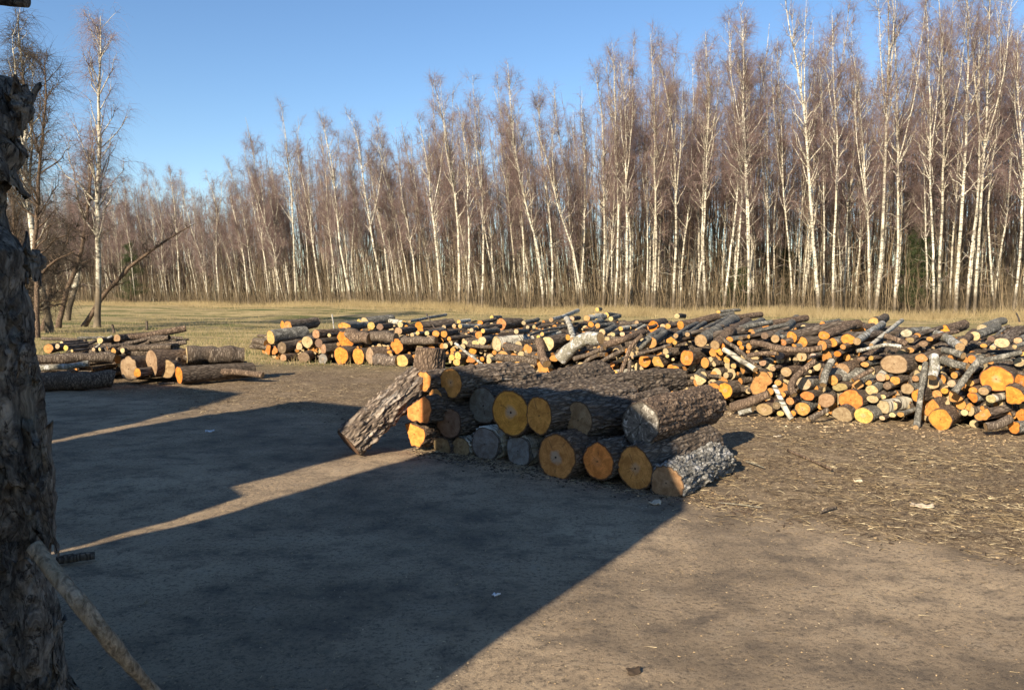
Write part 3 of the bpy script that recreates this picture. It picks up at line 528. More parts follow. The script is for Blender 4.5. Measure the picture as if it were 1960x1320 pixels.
for cr, lst in ((1, T1), (3, T3), (4, T4), (5, T5)):
    ox, oy, s = TR[cr]
    for (x, y, w, h, col) in lst:
        px, py = ox+x/s, oy+y/s; D = surfD(px, py)+tr.uniform(-.06, .06); r = h/s/2*D/F_PX; va = math.degrees(math.atan((px-980)/F_PX))
        q = w/h; sp = (cr, x, y) in SPLIT
        if q < .9 and not sp: off = math.degrees(math.acos(max(.45, q))); ell = 1.0
        else: off = tr.uniform(8, 26); ell = min(1.5, q/math.cos(R(off)))
        if 1300 < px < 1560 and py < 665: off = max(off, 30)+8; 
        bk = 'dark'
        if col in 'PYW': bk = tr.choice(['dark', 'grey', 'grey', 'birch'] if r < .14 else ['dark', 'grey'])
        elif col in 'TG': bk = tr.choice(['dark', 'grey', 'brown'])
        else: bk = tr.choice(['dark', 'dark', 'brown', 'grey'])
        L = tr.uniform(.75, 1.2) if r > .05 else tr.uniform(.6, 1.0)
        if sp: L = min(L, .9)
        el = tr.uniform(-2, 5)+(3 if (px > 1300 and py < 670) else 0)
        c = P(px, py, D)
        if c[2]-r < .0: c[2] = r*.97
        log(c, axis_az(va+off, el), r, L, col, str(bk), ell, irr=.16 if sp else tr.uniform(.04, .09), notch=1 if sp else 0, taper=tr.uniform(.85, 1.0), heart=float(tr.choice([0, 0, .4])), bend=tr.uniform(-.02, .02),
            name='log' if r > .045 else 'cut_branch', meta=(px, py))
        occupied.append((px, py, w/s/2))

# --- traced poles and branches seen from the side: crop, points..., thickness px, bark, end colour
def pole(cr, pts, tpx, bark, label, dz=-.14, name='branch', cat='branch', group='poles and limbs lying across the log heaps', col='T', Ds=None):
    ox, oy, s = TR[cr] if cr in TR else ((0, 560, 3.769) if cr == 6 else (0, 0, 1))
    Q = []
    for i, (x, y) in enumerate(pts):
        px, py = ox+x/s, oy+y/s; D = (Ds[i] if Ds else surfD(px, py)+dz); Q.append(P(px, py, D))
    Q = np.array(Q); rr = tpx/s/2*Q[:, 1]/F_PX; k = len(Q); n = 14 if tpx/s*1 < 14 else 26
    sidx = np.linspace(0, k-1, n); C3 = np.stack([np.interp(sidx, range(k), Q[:, i]) for i in range(3)], -1)
    for _ in range(2): C3[1:-1] = (C3[:-2]+2*C3[1:-1]+C3[2:])/4
    rad = np.interp(sidx, range(k), rr)*(1+.14*fbm(C3*7, 5, 3)); C3 = C3+.25*rad[:, None]*vn(C3*5, 6)[:, None]
    C3[:, 2] = np.maximum(C3[:, 2], rad*.8)
    org = C3[0].copy(); mb = MB(); sd = 12; mb.tubes([C3-org], [rad], sd, 0)
    t0 = U(C3[0]-C3[1]); t1 = U(C3[-1]-C3[-2])
    o_uv = []
    # end discs with sawn wood
    mb2 = []
    for (cp, td, rr_) in ((C3[0]-org, t0, rad[0]), (C3[-1]-org, t1, rad[-1])):
        xx = U(np.cross(td, [0, .3, 1.])); yy = np.cross(td, xx); th = np.arange(16)*math.pi/8
        rg = [cp+td*.004+rr_*q*1.0*(np.cos(th)[:, None]*xx+np.sin(th)[:, None]*yy) for q in (1, .04)]
        mb2.append((np.concatenate(rg), np.array([(i, (i+1) % 16, 16+(i+1) % 16, 16+i) for i in range(16)]), np.concatenate([np.stack([np.cos(th), np.sin(th)], -1)*q for q in (1, .04)])))
    A = np.concatenate(mb.v); Fq = np.concatenate(mb.f); uv = [np.zeros((len(A), 2))]; mi = [np.zeros(len(Fq))]; n0 = len(A); VV = [A]; FFs = [Fq]
    for a_, f_, u_ in mb2: VV.append(a_); FFs.append(f_+n0); uv.append(u_); mi.append(np.ones(len(f_))); n0 += len(a_)
    o = link(name, mesh_np(name, np.concatenate(VV), np.concatenate(FFs), [BARK[bark], FACE], np.concatenate(mi), True, np.concatenate(uv))); o.location = org; o.color = (*COL[col], 0)
    return tag(o, label, cat, group)
pole(3, [(1680, 370), (1790, 440), (1905, 518)], 38, 'birch', 'short white birch pole lying slanted across the right-hand heap', -.3)
pole(3, [(1665, 290), (1790, 380), (1905, 480)], 27, 'dark', 'thin dark pole lying parallel just above the white birch pole', -.22)
pole(4, [(668, 800), (720, 900), (760, 990), (832, 1095)], 48, 'birch', 'white birch stick propped from the pale split chunk to the ground', -.18)
pole(5, [(622, 585), (585, 800), (560, 1000), (525, 1305)], 56, 'grey', 'straight greenish grey pole propped upright against the front of the heap', -.22, 'propped_pole', 'pole')
pole(3, [(548, 150), (575, 215), (592, 300)], 42, 'birch', 'upright white fork of the birch limb rising from the heap', -.2)
pole(3, [(500, 445), (560, 380), (640, 310), (790, 290)], 100, 'pale', 'thick white-and-black birch limb lying behind the mossy front log', -.2)
pole(3, [(345, 310), (365, 400), (398, 480)], 62, 'brown', 'pinkish brown short log standing on end beside the cream-ended log', -.2)
pole(3, [(430, 160), (520, 135), (625, 92)], 30, 'birch', 'pale birch limb on the far heap pointing up right', -.2)
pole(3, [(270, 270), (400, 228), (545, 208)], 18, 'grey', 'long thin grey branch over the far small logs', -.2)
pole(3, [(600, 440), (700, 410), (820, 360)], 32, 'dark', 'dark branch sloping up right behind the mossy front log', -.25)
pole(3, [(662, 545), (760, 480), (900, 400), (960, 375)], 30, 'dark', 'long dark branch sloping up from behind the front pile', -.35)
pole(3, [(650, 510), (690, 450), (770, 412)], 26, 'dark', 'short dark branch left of the long sloping one', -.28)
pole(3, [(890, 615), (940, 530), (975, 430), (1010, 340), (1090, 270)], 34, 'brown', 'crooked brown limb rising behind the moss-topped log', -.4)
pole(3, [(985, 590), (995, 520), (1002, 455)], 30, 'dark', 'short upright dark branch beside the crooked brown limb', -.35)
pole(3, [(830, 335), (960, 295), (1100, 250)], 52, 'brown', 'smooth brown trunk piece lying across the heap centre', -.2)
pole(3, [(1065, 362), (1140, 290), (1230, 235)], 52, 'grey', 'grey green log pointing up right beneath the deep orange end', -.15)
pole(3, [(1060, 405), (1180, 375), (1295, 338)], 24, 'dark', 'thin dark branch above the deep orange ends in the centre', -.3)
pole(3, [(1330, 275), (1420, 215), (1510, 175)], 38, 'grey', 'grey pole pointing up right, leftmost of the parallel grey poles', -.2)
pole(3, [(1415, 265), (1500, 205), (1570, 165)], 34, 'grey', 'grey pole pointing up right, second of the parallel grey poles', -.2)
pole(3, [(1525, 232), (1620, 185), (1720, 138)], 36, 'grey', 'grey pole pointing up right, highest of the parallel grey poles', -.2)
pole(3, [(1515, 305), (1620, 245), (1745, 170)], 88, 'grey', 'thick grey green log pointing up right among the parallel poles', -.15, 'log', 'log')
pole(3, [(1615, 340), (1720, 250), (1850, 175)], 70, 'brown', 'thick brown log pointing up right, right of the thick grey green one', -.15, 'log', 'log')
pole(4, [(300, 290), (430, 250), (570, 205)], 55, 'grey', 'pole with small orange end pointing right on the heap crest', -.15)
pole(4, [(675, 372), (770, 280), (870, 185)], 72, 'grey', 'mossy grey log sloping up right left of the big orange ends', -.22, 'log', 'log')
pole(4, [(470, 400), (600, 425), (760, 465), (960, 475), (1095, 450)], 58, 'brown', 'long sagging log lying sideways under the big orange ends', -.3, 'log', 'log')
pole(4, [(435, 520), (560, 500), (700, 495)], 42, 'brown', 'brown branch lying sideways under the sagging log', -.25)
pole(4, [(850, 870), (815, 800), (850, 720), (930, 650), (1030, 575)], 58, 'brown', 'crooked brown limb curling around the worm-spotted log', -.3)
pole(4, [(1112, 780), (1130, 680), (1190, 560)], 62, 'grey', 'lichen grey stick slanting down left of the thick tan end', -.25)
pole(4, [(1380, 740), (1470, 690), (1555, 650)], 40, 'brown', 'peeled tan stick slanting up towards the thick tan end', -.25, col='A')
pole(4, [(285, 985), (380, 960), (620, 870)], 92, 'brown', 'brown log lying sideways on the ground in front of the pale split chunk', -.15, 'log', 'log')
pole(4, [(350, 1040), (430, 1020), (470, 1010)], 45, 'pale', 'pale chunk lying on the ground beside the brown sideways log', -.15, 'wood_chunk', 'wood chunk', None)
pole(4, [(990, 1090), (1060, 1060), (1150, 1010)], 50, 'dark', 'dark crooked branch on the ground left of the yellow end', -.2)
pole(5, [(1125, 545), (1040, 640), (950, 760), (875, 860)], 62, 'grey', 'grey limb sloping down left beside the biggest orange end', -.25)
pole(5, [(1480, 495), (1330, 525), (1190, 560), (1100, 590)], 52, 'grey', 'long grey limb lying level above the biggest orange end', -.25)
pole(5, [(700, 520), (705, 610), (680, 720)], 88, 'pale', 'lichen-spotted log curving down to a hollow pale end', -.22, 'log', 'log')
pole(5, [(620, 300), (760, 330), (930, 445)], 80, 'pale', 'whitish lichen-covered log lying slanted on the heap crest', -.2, 'log', 'log')
pole(5, [(0, 395), (120, 310), (225, 245)], 66, 'pale', 'pale lichen log rising right beneath the yellow orange end', -.2)
pole(5, [(130, 425), (270, 310), (410, 200)], 36, 'birch', 'slim white birch branch rising right over the heap crest', -.25)
pole(5, [(250, 340), (350, 365), (455, 415)], 50, 'brown', 'short brown branch lying below the slim white birch branch', -.25)
pole(5, [(0, 480), (130, 450), (280, 420), (400, 440)], 34, 'pale', 'pale crooked branch above the thickest tan end', -.25)
pole(5, [(770, 470), (880, 490), (960, 520)], 60, 'grey', 'grey branch below the slanted lichen-covered log', -.15)
pole(5, [(770, 560), (880, 600), (1000, 620)], 80, 'grey', 'knobbly grey log in the hollow left of the biggest orange end', -.1, 'log', 'log')
pole(5, [(1165, 1165), (1280, 1140), (1385, 1085)], 82, 'dark', 'dark log lying sideways at the right foot of the heap', -.15, 'log', 'log')
pole(5, [(960, 400), (1000, 360), (1060, 310)], 70, 'brown', 'brown log behind the cream ring-marked end', 0, 'log', 'log')
pole(1, [(1520, 340), (1640, 430), (1760, 522)], 22, 'pale', 'pale stick slanting down right in front of the orange splits', -.5)
pole(1, [(604, 125), (614, 200), (628, 275)], 10, 'birch', 'white stake standing up behind the left heap', .6, 'stake', 'stake', None)
pole(1, [(925, 165), (1030, 172), (1135, 188)], 38, 'birch', 'white birch log lying sideways on the far left heap', -.1, 'log', 'log', None, 'Y')
pole(1, [(730, 260), (800, 285), (885, 305)], 95, 'brown', 'red brown split log face beside the large orange ends', 0, 'log', 'log')
pole(1, [(1180, 175), (1310, 150), (1450, 125)], 22, 'pale', 'thin pale pole lying on the far heap pointing right', -.2)
pole(1, [(1305, 122), (1340, 180), (1365, 225)], 12, 'dark', 'thin dark stick poking up from the far heap', -.3)
pole(1, [(900, 290), (1000, 285), (1075, 305)], 80, 'dark', 'dark log behind the red brown split face', 0, 'log', 'log')
pole(1, [(1130, 320), (1250, 312), (1375, 318)], 60, 'dark', 'dark log lying sideways behind the upright stump', .05, 'log', 'log')
pole(1, [(920, 465), (1010, 468), (1090, 470)], 90, 'flaky', 'ridged log lying sideways left of the upright stump', .0, 'log', 'log')
pole(5, [(1440, 140), (1460, 180), (1470, 225)], 14, 'dark', 'thin dark twig standing up at the right end of the heap crest', -.2)

# ------------------------------------------------------------------ left heap
def c6(x, y): return x/3.769, 560+y/3.769
def lf(x, y, w, h, col, bark, D, L, az=None, lab=None, **kw):
    px, py = c6(x, y); r = h/3.769/2*D/F_PX; va = math.degrees(math.atan((px-980)/F_PX)); off = math.degrees(math.acos(min(.98, max(.3, w/h)))) if az is None else az-va
    c = P(px, py, D); c[2] = max(c[2], r*.9)
    log(c, axis_az(va+off), r, L, col, bark, lab=lab, irr=.1, **kw)
GL = 'log heap at the left of the yard'
pole(6, [(270, 660), (450, 640), (640, 630), (822, 622)], 130, 'brown', 'thick dark log with a reddish peeled patch, lowest in the left heap', 0, 'log', 'log', GL, Ds=[12.6, 12.75, 12.9, 13.1])
pole(6, [(250, 545), (450, 535), (635, 515)], 44, 'pale', 'thin pale log lying on the thick dark log in the left heap', 0, 'log', 'log', GL, Ds=[12.9, 13.0, 13.1])
pole(6, [(250, 480), (500, 472), (830, 470)], 72, 'dark', 'long dark log above the thin pale one in the left heap', 0, 'log', 'log', GL, Ds=[13.4, 13.6, 13.9])
lf(930, 550, 120, 165, 'T', 'mossy', 13.6, .8, None, 'mossy brown-ended log in the middle of the left heap')
lf(990, 578, 48, 66, 'O', 'dark', 13.4, .6, None, 'small bright orange-ended log in the left heap')
lf(1088, 515, 92, 188, 'T', 'brown', 13.7, 1.1, None, 'tall oval tan-ended log in the left heap')
lf(1200, 545, 112, 130, 'T', 'dark', 13.7, .9, None, 'grey tan round-ended log right of the tall oval end')
lf(1292, 592, 44, 125, 'O', 'mossy', 13.5, 1.3, None, 'mossy log with a thin sliver of orange end, right foot of the left heap')
pole(6, [(1480, 560), (1640, 570), (1900, 592)], 46, 'brown', 'flat brown slab log tapering right on the ground by the left heap', 0, 'log', 'log', GL, Ds=[13.9, 13.9, 13.8])
pole(6, [(1352, 445), (1550, 442), (1772, 440)], 118, 'dark', 'thick dark log lying level at the right end of the left heap', 0, 'log', 'log', GL, Ds=[14.0, 14.2, 14.4], col='P')
pole(6, [(1330, 515), (1550, 520), (1780, 512)], 44, 'mossy', 'thin mossy log under the thick level one', 0, 'log', 'log', GL, Ds=[14.2, 14.3, 14.5])
pole(6, [(890, 330), (1100, 305), (1340, 258)], 48, 'brown', 'brown limb along the crest of the left heap', 0, 'branch', 'branch', GL, Ds=[14.8, 15, 15.2])
pole(6, [(880, 375), (1000, 350), (1120, 315), (1320, 330)], 26, 'dark', 'crooked dark branch just below the crest limb', 0, 'branch', 'branch', GL, Ds=[14.4, 14.5, 14.6, 14.8])
pole(6, [(900, 405), (1100, 390), (1345, 355)], 34, 'dark', 'dark branch, third down from the left heap crest', 0, 'branch', 'branch', GL, Ds=[14.3, 14.4, 14.5])
pole(6, [(880, 435), (1100, 425), (1340, 440)], 36, 'dark', 'dark branch, fourth down from the left heap crest', 0, 'branch', 'branch', GL, Ds=[14.1, 14.2, 14.3])
pole(6, [(530, 415), (620, 375), (710, 340)], 26, 'dark', 'short dark branch sloping up on the left of the left heap', 0, 'branch', 'branch', GL, Ds=[14.6, 14.8, 15])
pole(6, [(560, 330), (700, 325), (860, 330)], 22, 'grey', 'grey stick lying level behind the left heap', 0, 'branch', 'branch', GL, Ds=[16.5, 16.6, 16.7])
pole(6, [(300, 330), (480, 338), (620, 345)], 26, 'dark', 'dark stick lying level, farthest left behind the left heap', 0, 'branch', 'branch', GL, Ds=[17, 17, 17])
pole(6, [(1058, 205), (1062, 270)], 18, 'dark', 'short dark upright stub, right one above the left heap', 0, 'stub', 'stub', GL, Ds=[15.2, 15.2])
pole(6, [(808, 232), (825, 290)], 18, 'dark', 'short dark tilted stub, left one above the left heap', 0, 'stub', 'stub', GL, Ds=[15.4, 15.4])
pole(6, [(690, 400), (760, 340), (810, 310)], 16, 'pale', 'thin pale stick sloping up by the tan end', 0, 'branch', 'branch', GL, Ds=[14.4, 14.5, 14.6])
pole(6, [(1150, 660), (1200, 655), (1260, 652)], 16, 'brown', 'small brown offcut on the ground before the left heap', 0, 'offcut', 'offcut', None, Ds=[13.1, 13.1, 13.1])
lf(842, 325, 44, 56, 'T', 'brown', 14.6, .8, None, 'tan-ended log on the crest of the left heap')
lf(350, 405, 80, 66, 'A', 'brown', 14.6, .7, -5, 'amber-ended log farthest left in the left heap')
for i, (x, y, w, h, cl, lb) in enumerate([(415, 385, 22, 40, 'P', 'small cream chip-like end standing left'), (445, 365, 14, 30, 'P', 'tiny cream end at the top left'), (475, 395, 22, 40, 'Y', 'small yellow end left of centre'), (520, 420, 18, 22, 'P', 'tiny cream end beside the sloping dark branch'), (500, 370, 24, 16, 'P', 'flat cream end above the yellow one'),
       (675, 410, 20, 26, 'P', 'small round cream end under the thin pale stick'), (720, 408, 16, 24, 'P', 'tiny cream end right of the small round one'), (722, 345, 16, 46, 'P', 'narrow cream end beside the sloping branch tip'), (820, 420, 110, 40, 'A', 'torn amber splinter end'), (850, 480, 60, 60, 'O', 'splintered orange end above the mossy brown one'),
       (885, 415, 20, 40, 'P', 'cream end of a twig above the splintered orange one'), (1070, 408, 36, 16, 'P', 'flat cream end among the dark branches'), (1162, 390, 22, 34, 'P', 'small cream end beside the dark branches'), (1180, 480, 14, 22, 'P', 'tiny cream end over the grey tan one'), (990, 500, 40, 34, 'P', 'pinkish cream end on the mossy brown log'), (1365, 490, 26, 34, 'W', 'whitish broken end under the thick level log')]):
    lf(x, y, w, h, cl, 'dark', 14.0 if y > 380 else 14.4, .5, 12, lb+' in the left heap', name='cut_branch')
# filler inside the left heap
# ------------------------------------------------------------------ filler logs inside the heaps: one mass
fm_ = MB(); fr = np.random.default_rng(91); PTS = []; RAD = []
for _ in range(5200):
    px = fr.uniform(505, 2250); yb = I1(BY, px); yt = I1(TOPY, px); D0 = G(px, yb)[1]; Dend = G(px, yt, I1(CAPZ, px))[1] if yt > 560 else 30
    Dend = min(Dend, 27); D = D0+.42+(Dend-D0)*fr.random()**1.6; zc = I1(CAPZ, px)
    zs = min(zc, (D-D0)/.85)-.25
    r = float(fr.choice([fr.uniform(.022, .045), fr.uniform(.045, .085)], p=[.55, .45]))
    if zs < r: 
        if D-D0 > .75: continue
        zs = r+.01
    z = zs-abs(fr.normal(0, .12)); z = max(z, r)
    X = (px-980)/F_PX*D; az = math.degrees(math.atan(X/D))+fr.uniform(5, 55)*(1 if fr.random() > .1 else -1); L = fr.uniform(.5, 1.1); el = fr.uniform(-3, 4)
    a = axis_az(az, el); p0 = np.array([X, D, z]); s = np.linspace(0, 1, 5)[:, None]; pp = p0+a*L*s+np.array([0, 0, 1])*.03*np.sin(s*3.1)*fr.uniform(-1, 1)
    if (pp[-1, 2] < r): pp[:, 2] += r-pp[-1, 2]
    PTS.append(pp); RAD.append(r*np.array([1, 1, .97, .94, .9]))
PTS = np.array(PTS); RAD = np.array(RAD)
FILLBARK = bark_mat('heaped_bark', (.024, .018, .013), (.13, .10, .075), (.30, .25, .195), .5, 20)
fm_.tubes(PTS, RAD, 9, 0)
def endcaps(mb, PTS, RAD, mi0):
    a = U(PTS[:, 0]-PTS[:, 1]); xx = U(np.cross(a, [0, 0, 1.])); yy = np.cross(a, xx); th = np.arange(10)*math.pi/5
    for sel, mi in ((fr.random(len(PTS)) < .5, mi0),):
        for grp, m2 in ((sel, mi0), (~sel, mi0+1)):
            c0 = PTS[grp, 0]+a[grp]*.004
            rg = [c0[:, None]+RAD[grp, 0][:, None, None]*q*(np.cos(th)[None, :, None]*xx[grp][:, None]+np.sin(th)[None, :, None]*yy[grp][:, None]) for q in (1., .05)]
            V = np.stack(rg, 1); n = len(c0); ii = np.arange(n*20).reshape(n, 2, 10); nx = np.roll(ii, -1, 2)
            mb.add(V, np.stack([ii[:, 0], nx[:, 0], nx[:, 1], ii[:, 1]], -1), m2)
FE1 = simple('filler_orange_ends', [(.3, (.26, .12, .04)), (.7, (.50, .23, .06))], 3); FE2 = simple('filler_cream_ends', [(.3, (.22, .16, .09)), (.7, (.48, .37, .20))], 3)
endcaps(fm_, PTS, RAD, 1)
# left heap filler
PTS = []; RAD = []
for _ in range(420):
    px = fr.uniform(-60, 330); D = fr.uniform(13.95, 16.4); X = (px-980)/F_PX*D; r = fr.uniform(.02, .06); zc = .52*math.exp(-((px-230)/150)**2)+.10
    z = fr.uniform(r, max(r+.01, zc)); az = fr.uniform(20, 110); L = fr.uniform(.6, 1.3)*(1 if px < 230 else .5); a = axis_az(az, fr.uniform(-3, 6)); s = np.linspace(0, 1, 5)[:, None]; pp = np.array([X, D, z])+a*L*s+np.array([0, 0, .06])*np.sin(s*4)*fr.uniform(-1, 1)
    pp[:, 2] = np.maximum(pp[:, 2], r); PTS.append(pp); RAD.append(r*np.array([1, 1, .95, .9, .85]))
PTS = np.array(PTS); RAD = np.array(RAD); fm_.tubes(PTS, RAD, 8, 0); endcaps(fm_, PTS, RAD, 1)
o = fm_.build('heaped_branches', [FILLBARK, FE1, FE2]); kind(o, 'stuff', 'mass of dark branches and small logs filling the heaps', 'firewood')

# ------------------------------------------------------------------ labels of the logs
ORD = ['first', 'second', 'third', 'fourth', 'fifth', 'sixth', 'seventh', 'eighth', 'ninth', 'tenth', 'eleventh', 'twelfth', 'thirteenth', 'fourteenth', 'fifteenth', 'sixteenth']
def section(px):
    for lim, nm in ((640, 'in the heap left of the white stake'), (700, 'by the large orange splits'), (790, 'in the heap left of the stump'), (900, 'behind the upright stump'), (1075, 'left of the white birch fork'), (1180, 'right of the white birch fork'), (1300, 'behind the moss-topped log'), (1385, 'left of the parallel poles'), (1470, 'around the white birch pole'), (1560, 'right of the pale split chunk'), (1660, 'beneath the crest orange ends'), (1755, 'left of the propped pole'), (1860, 'right of the propped pole')):
        if px < lim: return nm
    return 'around the biggest orange end'
cnt = {}
def size(r): return 'thick' if r > .115 else ('medium' if r > .065 else 'thin')
for d in sorted(LOGS, key=lambda d: d['px']):
    o = d['o']; nm = d['name']; cat = d.get('cat', 'branch' if nm == 'cut_branch' else 'log')
    if d['lab']:
        tag(o, d['lab'], cat, 'thick logs of the front pile' if d['D'] < 9.5 and nm != 'stump' else ('log heap at the left of the yard' if d['px'] < 480 else None)); continue
    yb, yt = I1(BY, d['px']), I1(TOPY, d['px']); q = (yb-d['py'])/(yb-yt)
    row = 'bottom' if q < .2 else 'lower' if q < .45 else 'middle' if q < .65 else 'upper' if q < .85 else 'crest'
    base = f"{size(d['r'])} {CW[d['col']]}-ended {'split log' if d['notch'] else ('branch' if cat == 'branch' else 'log')}"
    d['key'] = (base, row, section(d['px'])); cnt.setdefault(d['key'], []).append(d)
for (base, row, sec), ds in cnt.items():
    for i, d in enumerate(ds):
        w = '' if len(ds) == 1 else ORD[min(i, 15)]+' '
        tail = ' from left' if len(ds) > 1 else ''
        tag(d['o'], f"{w}{base}{tail}, {row} layer {sec}".replace('  ', ' '), 'branch' if d['name'] == 'cut_branch' else 'log', 'cut ends of the long log heap')

# ------------------------------------------------------------------ trees
def tree_mesh(path, r0, r, nbr=34, ntw=4200, smin=.36, spread=.19, up=(44, 74), twl=(.35, 1.0), droop=.22, kt=.0042, low=6, fork=True, wander=.25):
    """path: (k,3) points from base to top, local. returns (trunk MB, crown MB)"""
    path = np.asarray(path, float); H = path[-1, 2]; n = 26; s = np.linspace(0, 1, n)
    k = np.linspace(0, 1, len(path)); Pz = np.stack([np.interp(s, k, path[:, i]) for i in range(3)], -1)
    for _ in range(2): Pz[1:-1] = (Pz[:-2]+2*Pz[1:-1]+Pz[2:])/4
    ph = r.uniform(0, 6.28, 4); amp = wander*.45
    jit = r.standard_normal((n, 2))*.035; jit[0] = 0; Pz[:, :2] += np.cumsum(jit, 0)*.6
    Pz[:, 0] += amp*np.sin(s*7+ph[0])*s*(1-.3*s)+amp*.35*np.sin(s*17+ph[1])*s; Pz[:, 1] += amp*np.sin(s*6+ph[2])*s+amp*.3*np.sin(s*15+ph[3])*s
    rad = r0*(1-s)**.75*(1+.35*np.exp(-s*40))+.010
    tr_ = MB(); cr = MB(); tr_.tubes([Pz], [rad], 9)
    at = lambda q: np.stack([np.interp(q, s, Pz[:, i]) for i in range(3)], -1)
    if fork:   # a strong side leader
        for _ in range(int(r.integers(1, 3))):
            q0 = r.uniform(.40, .66); a = r.uniform(0, 6.28); L = H*(1-q0)*r.uniform(.65, .92); u = np.linspace(0, 1, 9)[:, None]
            off = np.array([math.cos(a), math.sin(a), 0])*L*.15*(1-(1-u)**2)+np.array([0, 0, 1])*L*u
            pts = at(np.array([q0]))+off+.06*r.standard_normal((9, 3))*u; tr_.tubes([pts], [np.interp(q0, s, rad)*.62*(1-u[:, 0])**.8+.006], 6)
            bs = pts[3:-1]; q = r.integers(0, len(bs), 9)
            _branches(tr_, cr, bs[q]+(pts[np.minimum(q+4, 8)]-bs[q])*r.random((9, 1)), np.full(9, L*.20), np.full(9, .011), r, up, ntw//11, twl, droop, kt, .95)
    q = np.sort(r.uniform(smin, .985, nbr)); ln = H*spread*(1.08-q)**.55*np.clip((q-smin)/.15+.45, .3, 1)*r.uniform(.65, 1.15, nbr)
    _branches(tr_, cr, at(q), ln, np.interp(q, s, rad)*.42+.003, r, up, ntw, twl, droop, kt, 1)
    if low:
        q = r.uniform(.08, smin, low); _branches(tr_, cr, at(q), H*.05*r.uniform(.5, 1.6, low), np.full(low, .009), r, (5, 50), low*8, (.2, .5), .2, kt, .5)
    return tr_, cr
def _branches(tr_, cr, st_, ln, rb, r, up, ntw, twl, droop, kt, sub):
    n = len(st_); az = r.uniform(0, 6.283, n); e0 = np.radians(r.uniform(up[0], up[1], n)); u = np.linspace(0, 1, 6)[None, :, None]
    dh = np.stack([np.cos(az), np.sin(az), 0*az], -1)[:, None]; e1 = e0+np.radians(r.uniform(2, 22, n))
    c0, s0, c1_, s1 = [f(x)[:, None, None] for x in (e0, e1) for f in (np.cos, np.sin)]
    B = st_[:, None]+ln[:, None, None]*(dh*(c0*u*(1-u*.5)+c1_*u*u*.5)+np.array([0, 0, 1.])*(s0*u*(1-u*.5)+s1*u*u*.5))
    B[:, 2:] += r.standard_normal((n, 4, 3))*ln[:, None, None]*.03
    tr_.tubes(B, rb[:, None]*(1-u[0, :, 0])[None]**.8+.004, 4)
    # sub-branches
    ns = max(1, int(n*6*sub)); bi = r.integers(0, n, ns); t = r.uniform(.2, .95, ns); i0 = np.minimum((t*5).astype(int), 4); fq = (t*5-i0)[:, None]
    p = B[bi, i0]*(1-fq)+B[bi, i0+1]*fq; d = U(B[bi, i0+1]-B[bi, i0]+ln[bi][:, None]*.16*r.standard_normal((ns, 3))); l2 = ln[bi]*r.uniform(.22, .5, ns)*(1.15-t*.6)
    u2 = np.linspace(0, 1, 4)[None, :, None]; Sb = p[:, None]+d[:, None]*l2[:, None, None]*u2+np.array([0, 0, 1.])*(.18*l2[:, None, None]*u2*u2*r.choice([-1.2, 1], ns)[:, None, None])
    cr.tubes(Sb, (np.minimum(rb[bi]*.5, .011)[:, None]*(1-u2[0, :, 0])[None]+.003), 3)
    allp = np.concatenate([B[:, 1:].reshape(-1, 3), Sb[:, 1:].reshape(-1, 3), Sb[:, 1:].reshape(-1, 3)+.14*r.standard_normal((ns*3, 3))]); alld = np.concatenate([np.repeat(U(B[:, -1]-B[:, 0]), 5, 0), np.repeat(d, 3, 0), np.repeat(d, 3, 0)])
    w_ = np.concatenate([np.repeat(ln, 5), np.repeat(l2, 3), np.repeat(l2, 3)*1.3]); w_ = w_**1.2/(w_**1.2).sum(); j = r.choice(len(allp), ntw, p=w_); q0 = allp[j]; dd = U(alld[j]+.75*r.standard_normal((ntw, 3))); l3 = r.uniform(*twl, ntw)
    u3 = np.linspace(0, 1, 3)[None, :, None]; T = q0[:, None]+dd[:, None]*l3[:, None, None]*u3-np.array([0, 0, 1.])*(droop*l3[:, None, None]*u3*u3)
    cr.tubes(T, kt*(1-u3[0, :, 0]*.75)[None]*np.ones((ntw, 1)), 3)
def plant(name, meshes, loc, H0, H, rz, lean, label, group, cat='tree', partn=('trunk', 'crown')):
    t = empty(name, tuple(loc)); sc = H/H0; t.scale = (sc, sc, sc); t.rotation_euler = (0, 0, 0)
    t.matrix_world = Matrix.Translation(Vector(loc)) @ Matrix.Rotation(lean[0], 4, 'Y') @ Matrix.Rotation(lean[1], 4, 'X') @ Matrix.Rotation(rz, 4, 'Z') @ Matrix.Scale(sc, 4)
    for pn, me in zip(partn, meshes):
        o = bpy.data.objects.new(pn, me); C.link(o); o.parent = t
    return tag(t, label, cat, group) if label else t
EDGE = [(-400, 104), (100, 100), (300, 96), (600, 84), (760, 76), (900, 68), (1100, 62), (1300, 58), (1500, 56), (1960, 53), (2400, 52)]
TOPL = [(-400, 300), (0, 310), (130, 318), (200, 318), (330, 305), (420, 322), (480, 290), (510, 250), (540, 205), (575, 262), (620, 205), (700, 212), (780, 205), (835, 145), (900, 168), (965, 118), (1030, 152), (1065, 165), (1110, 115), (1170, 48), (1240, 30), (1300, 40), (1345, 5), (1420, -5), (1470, 45), (1515, -40), (1560, 45), (1600, 5), (1640, 40), (1695, -60), (1760, -10), (1830, -40), (1900, -50), (1960, -30), (2400, -50)]
TREES = []
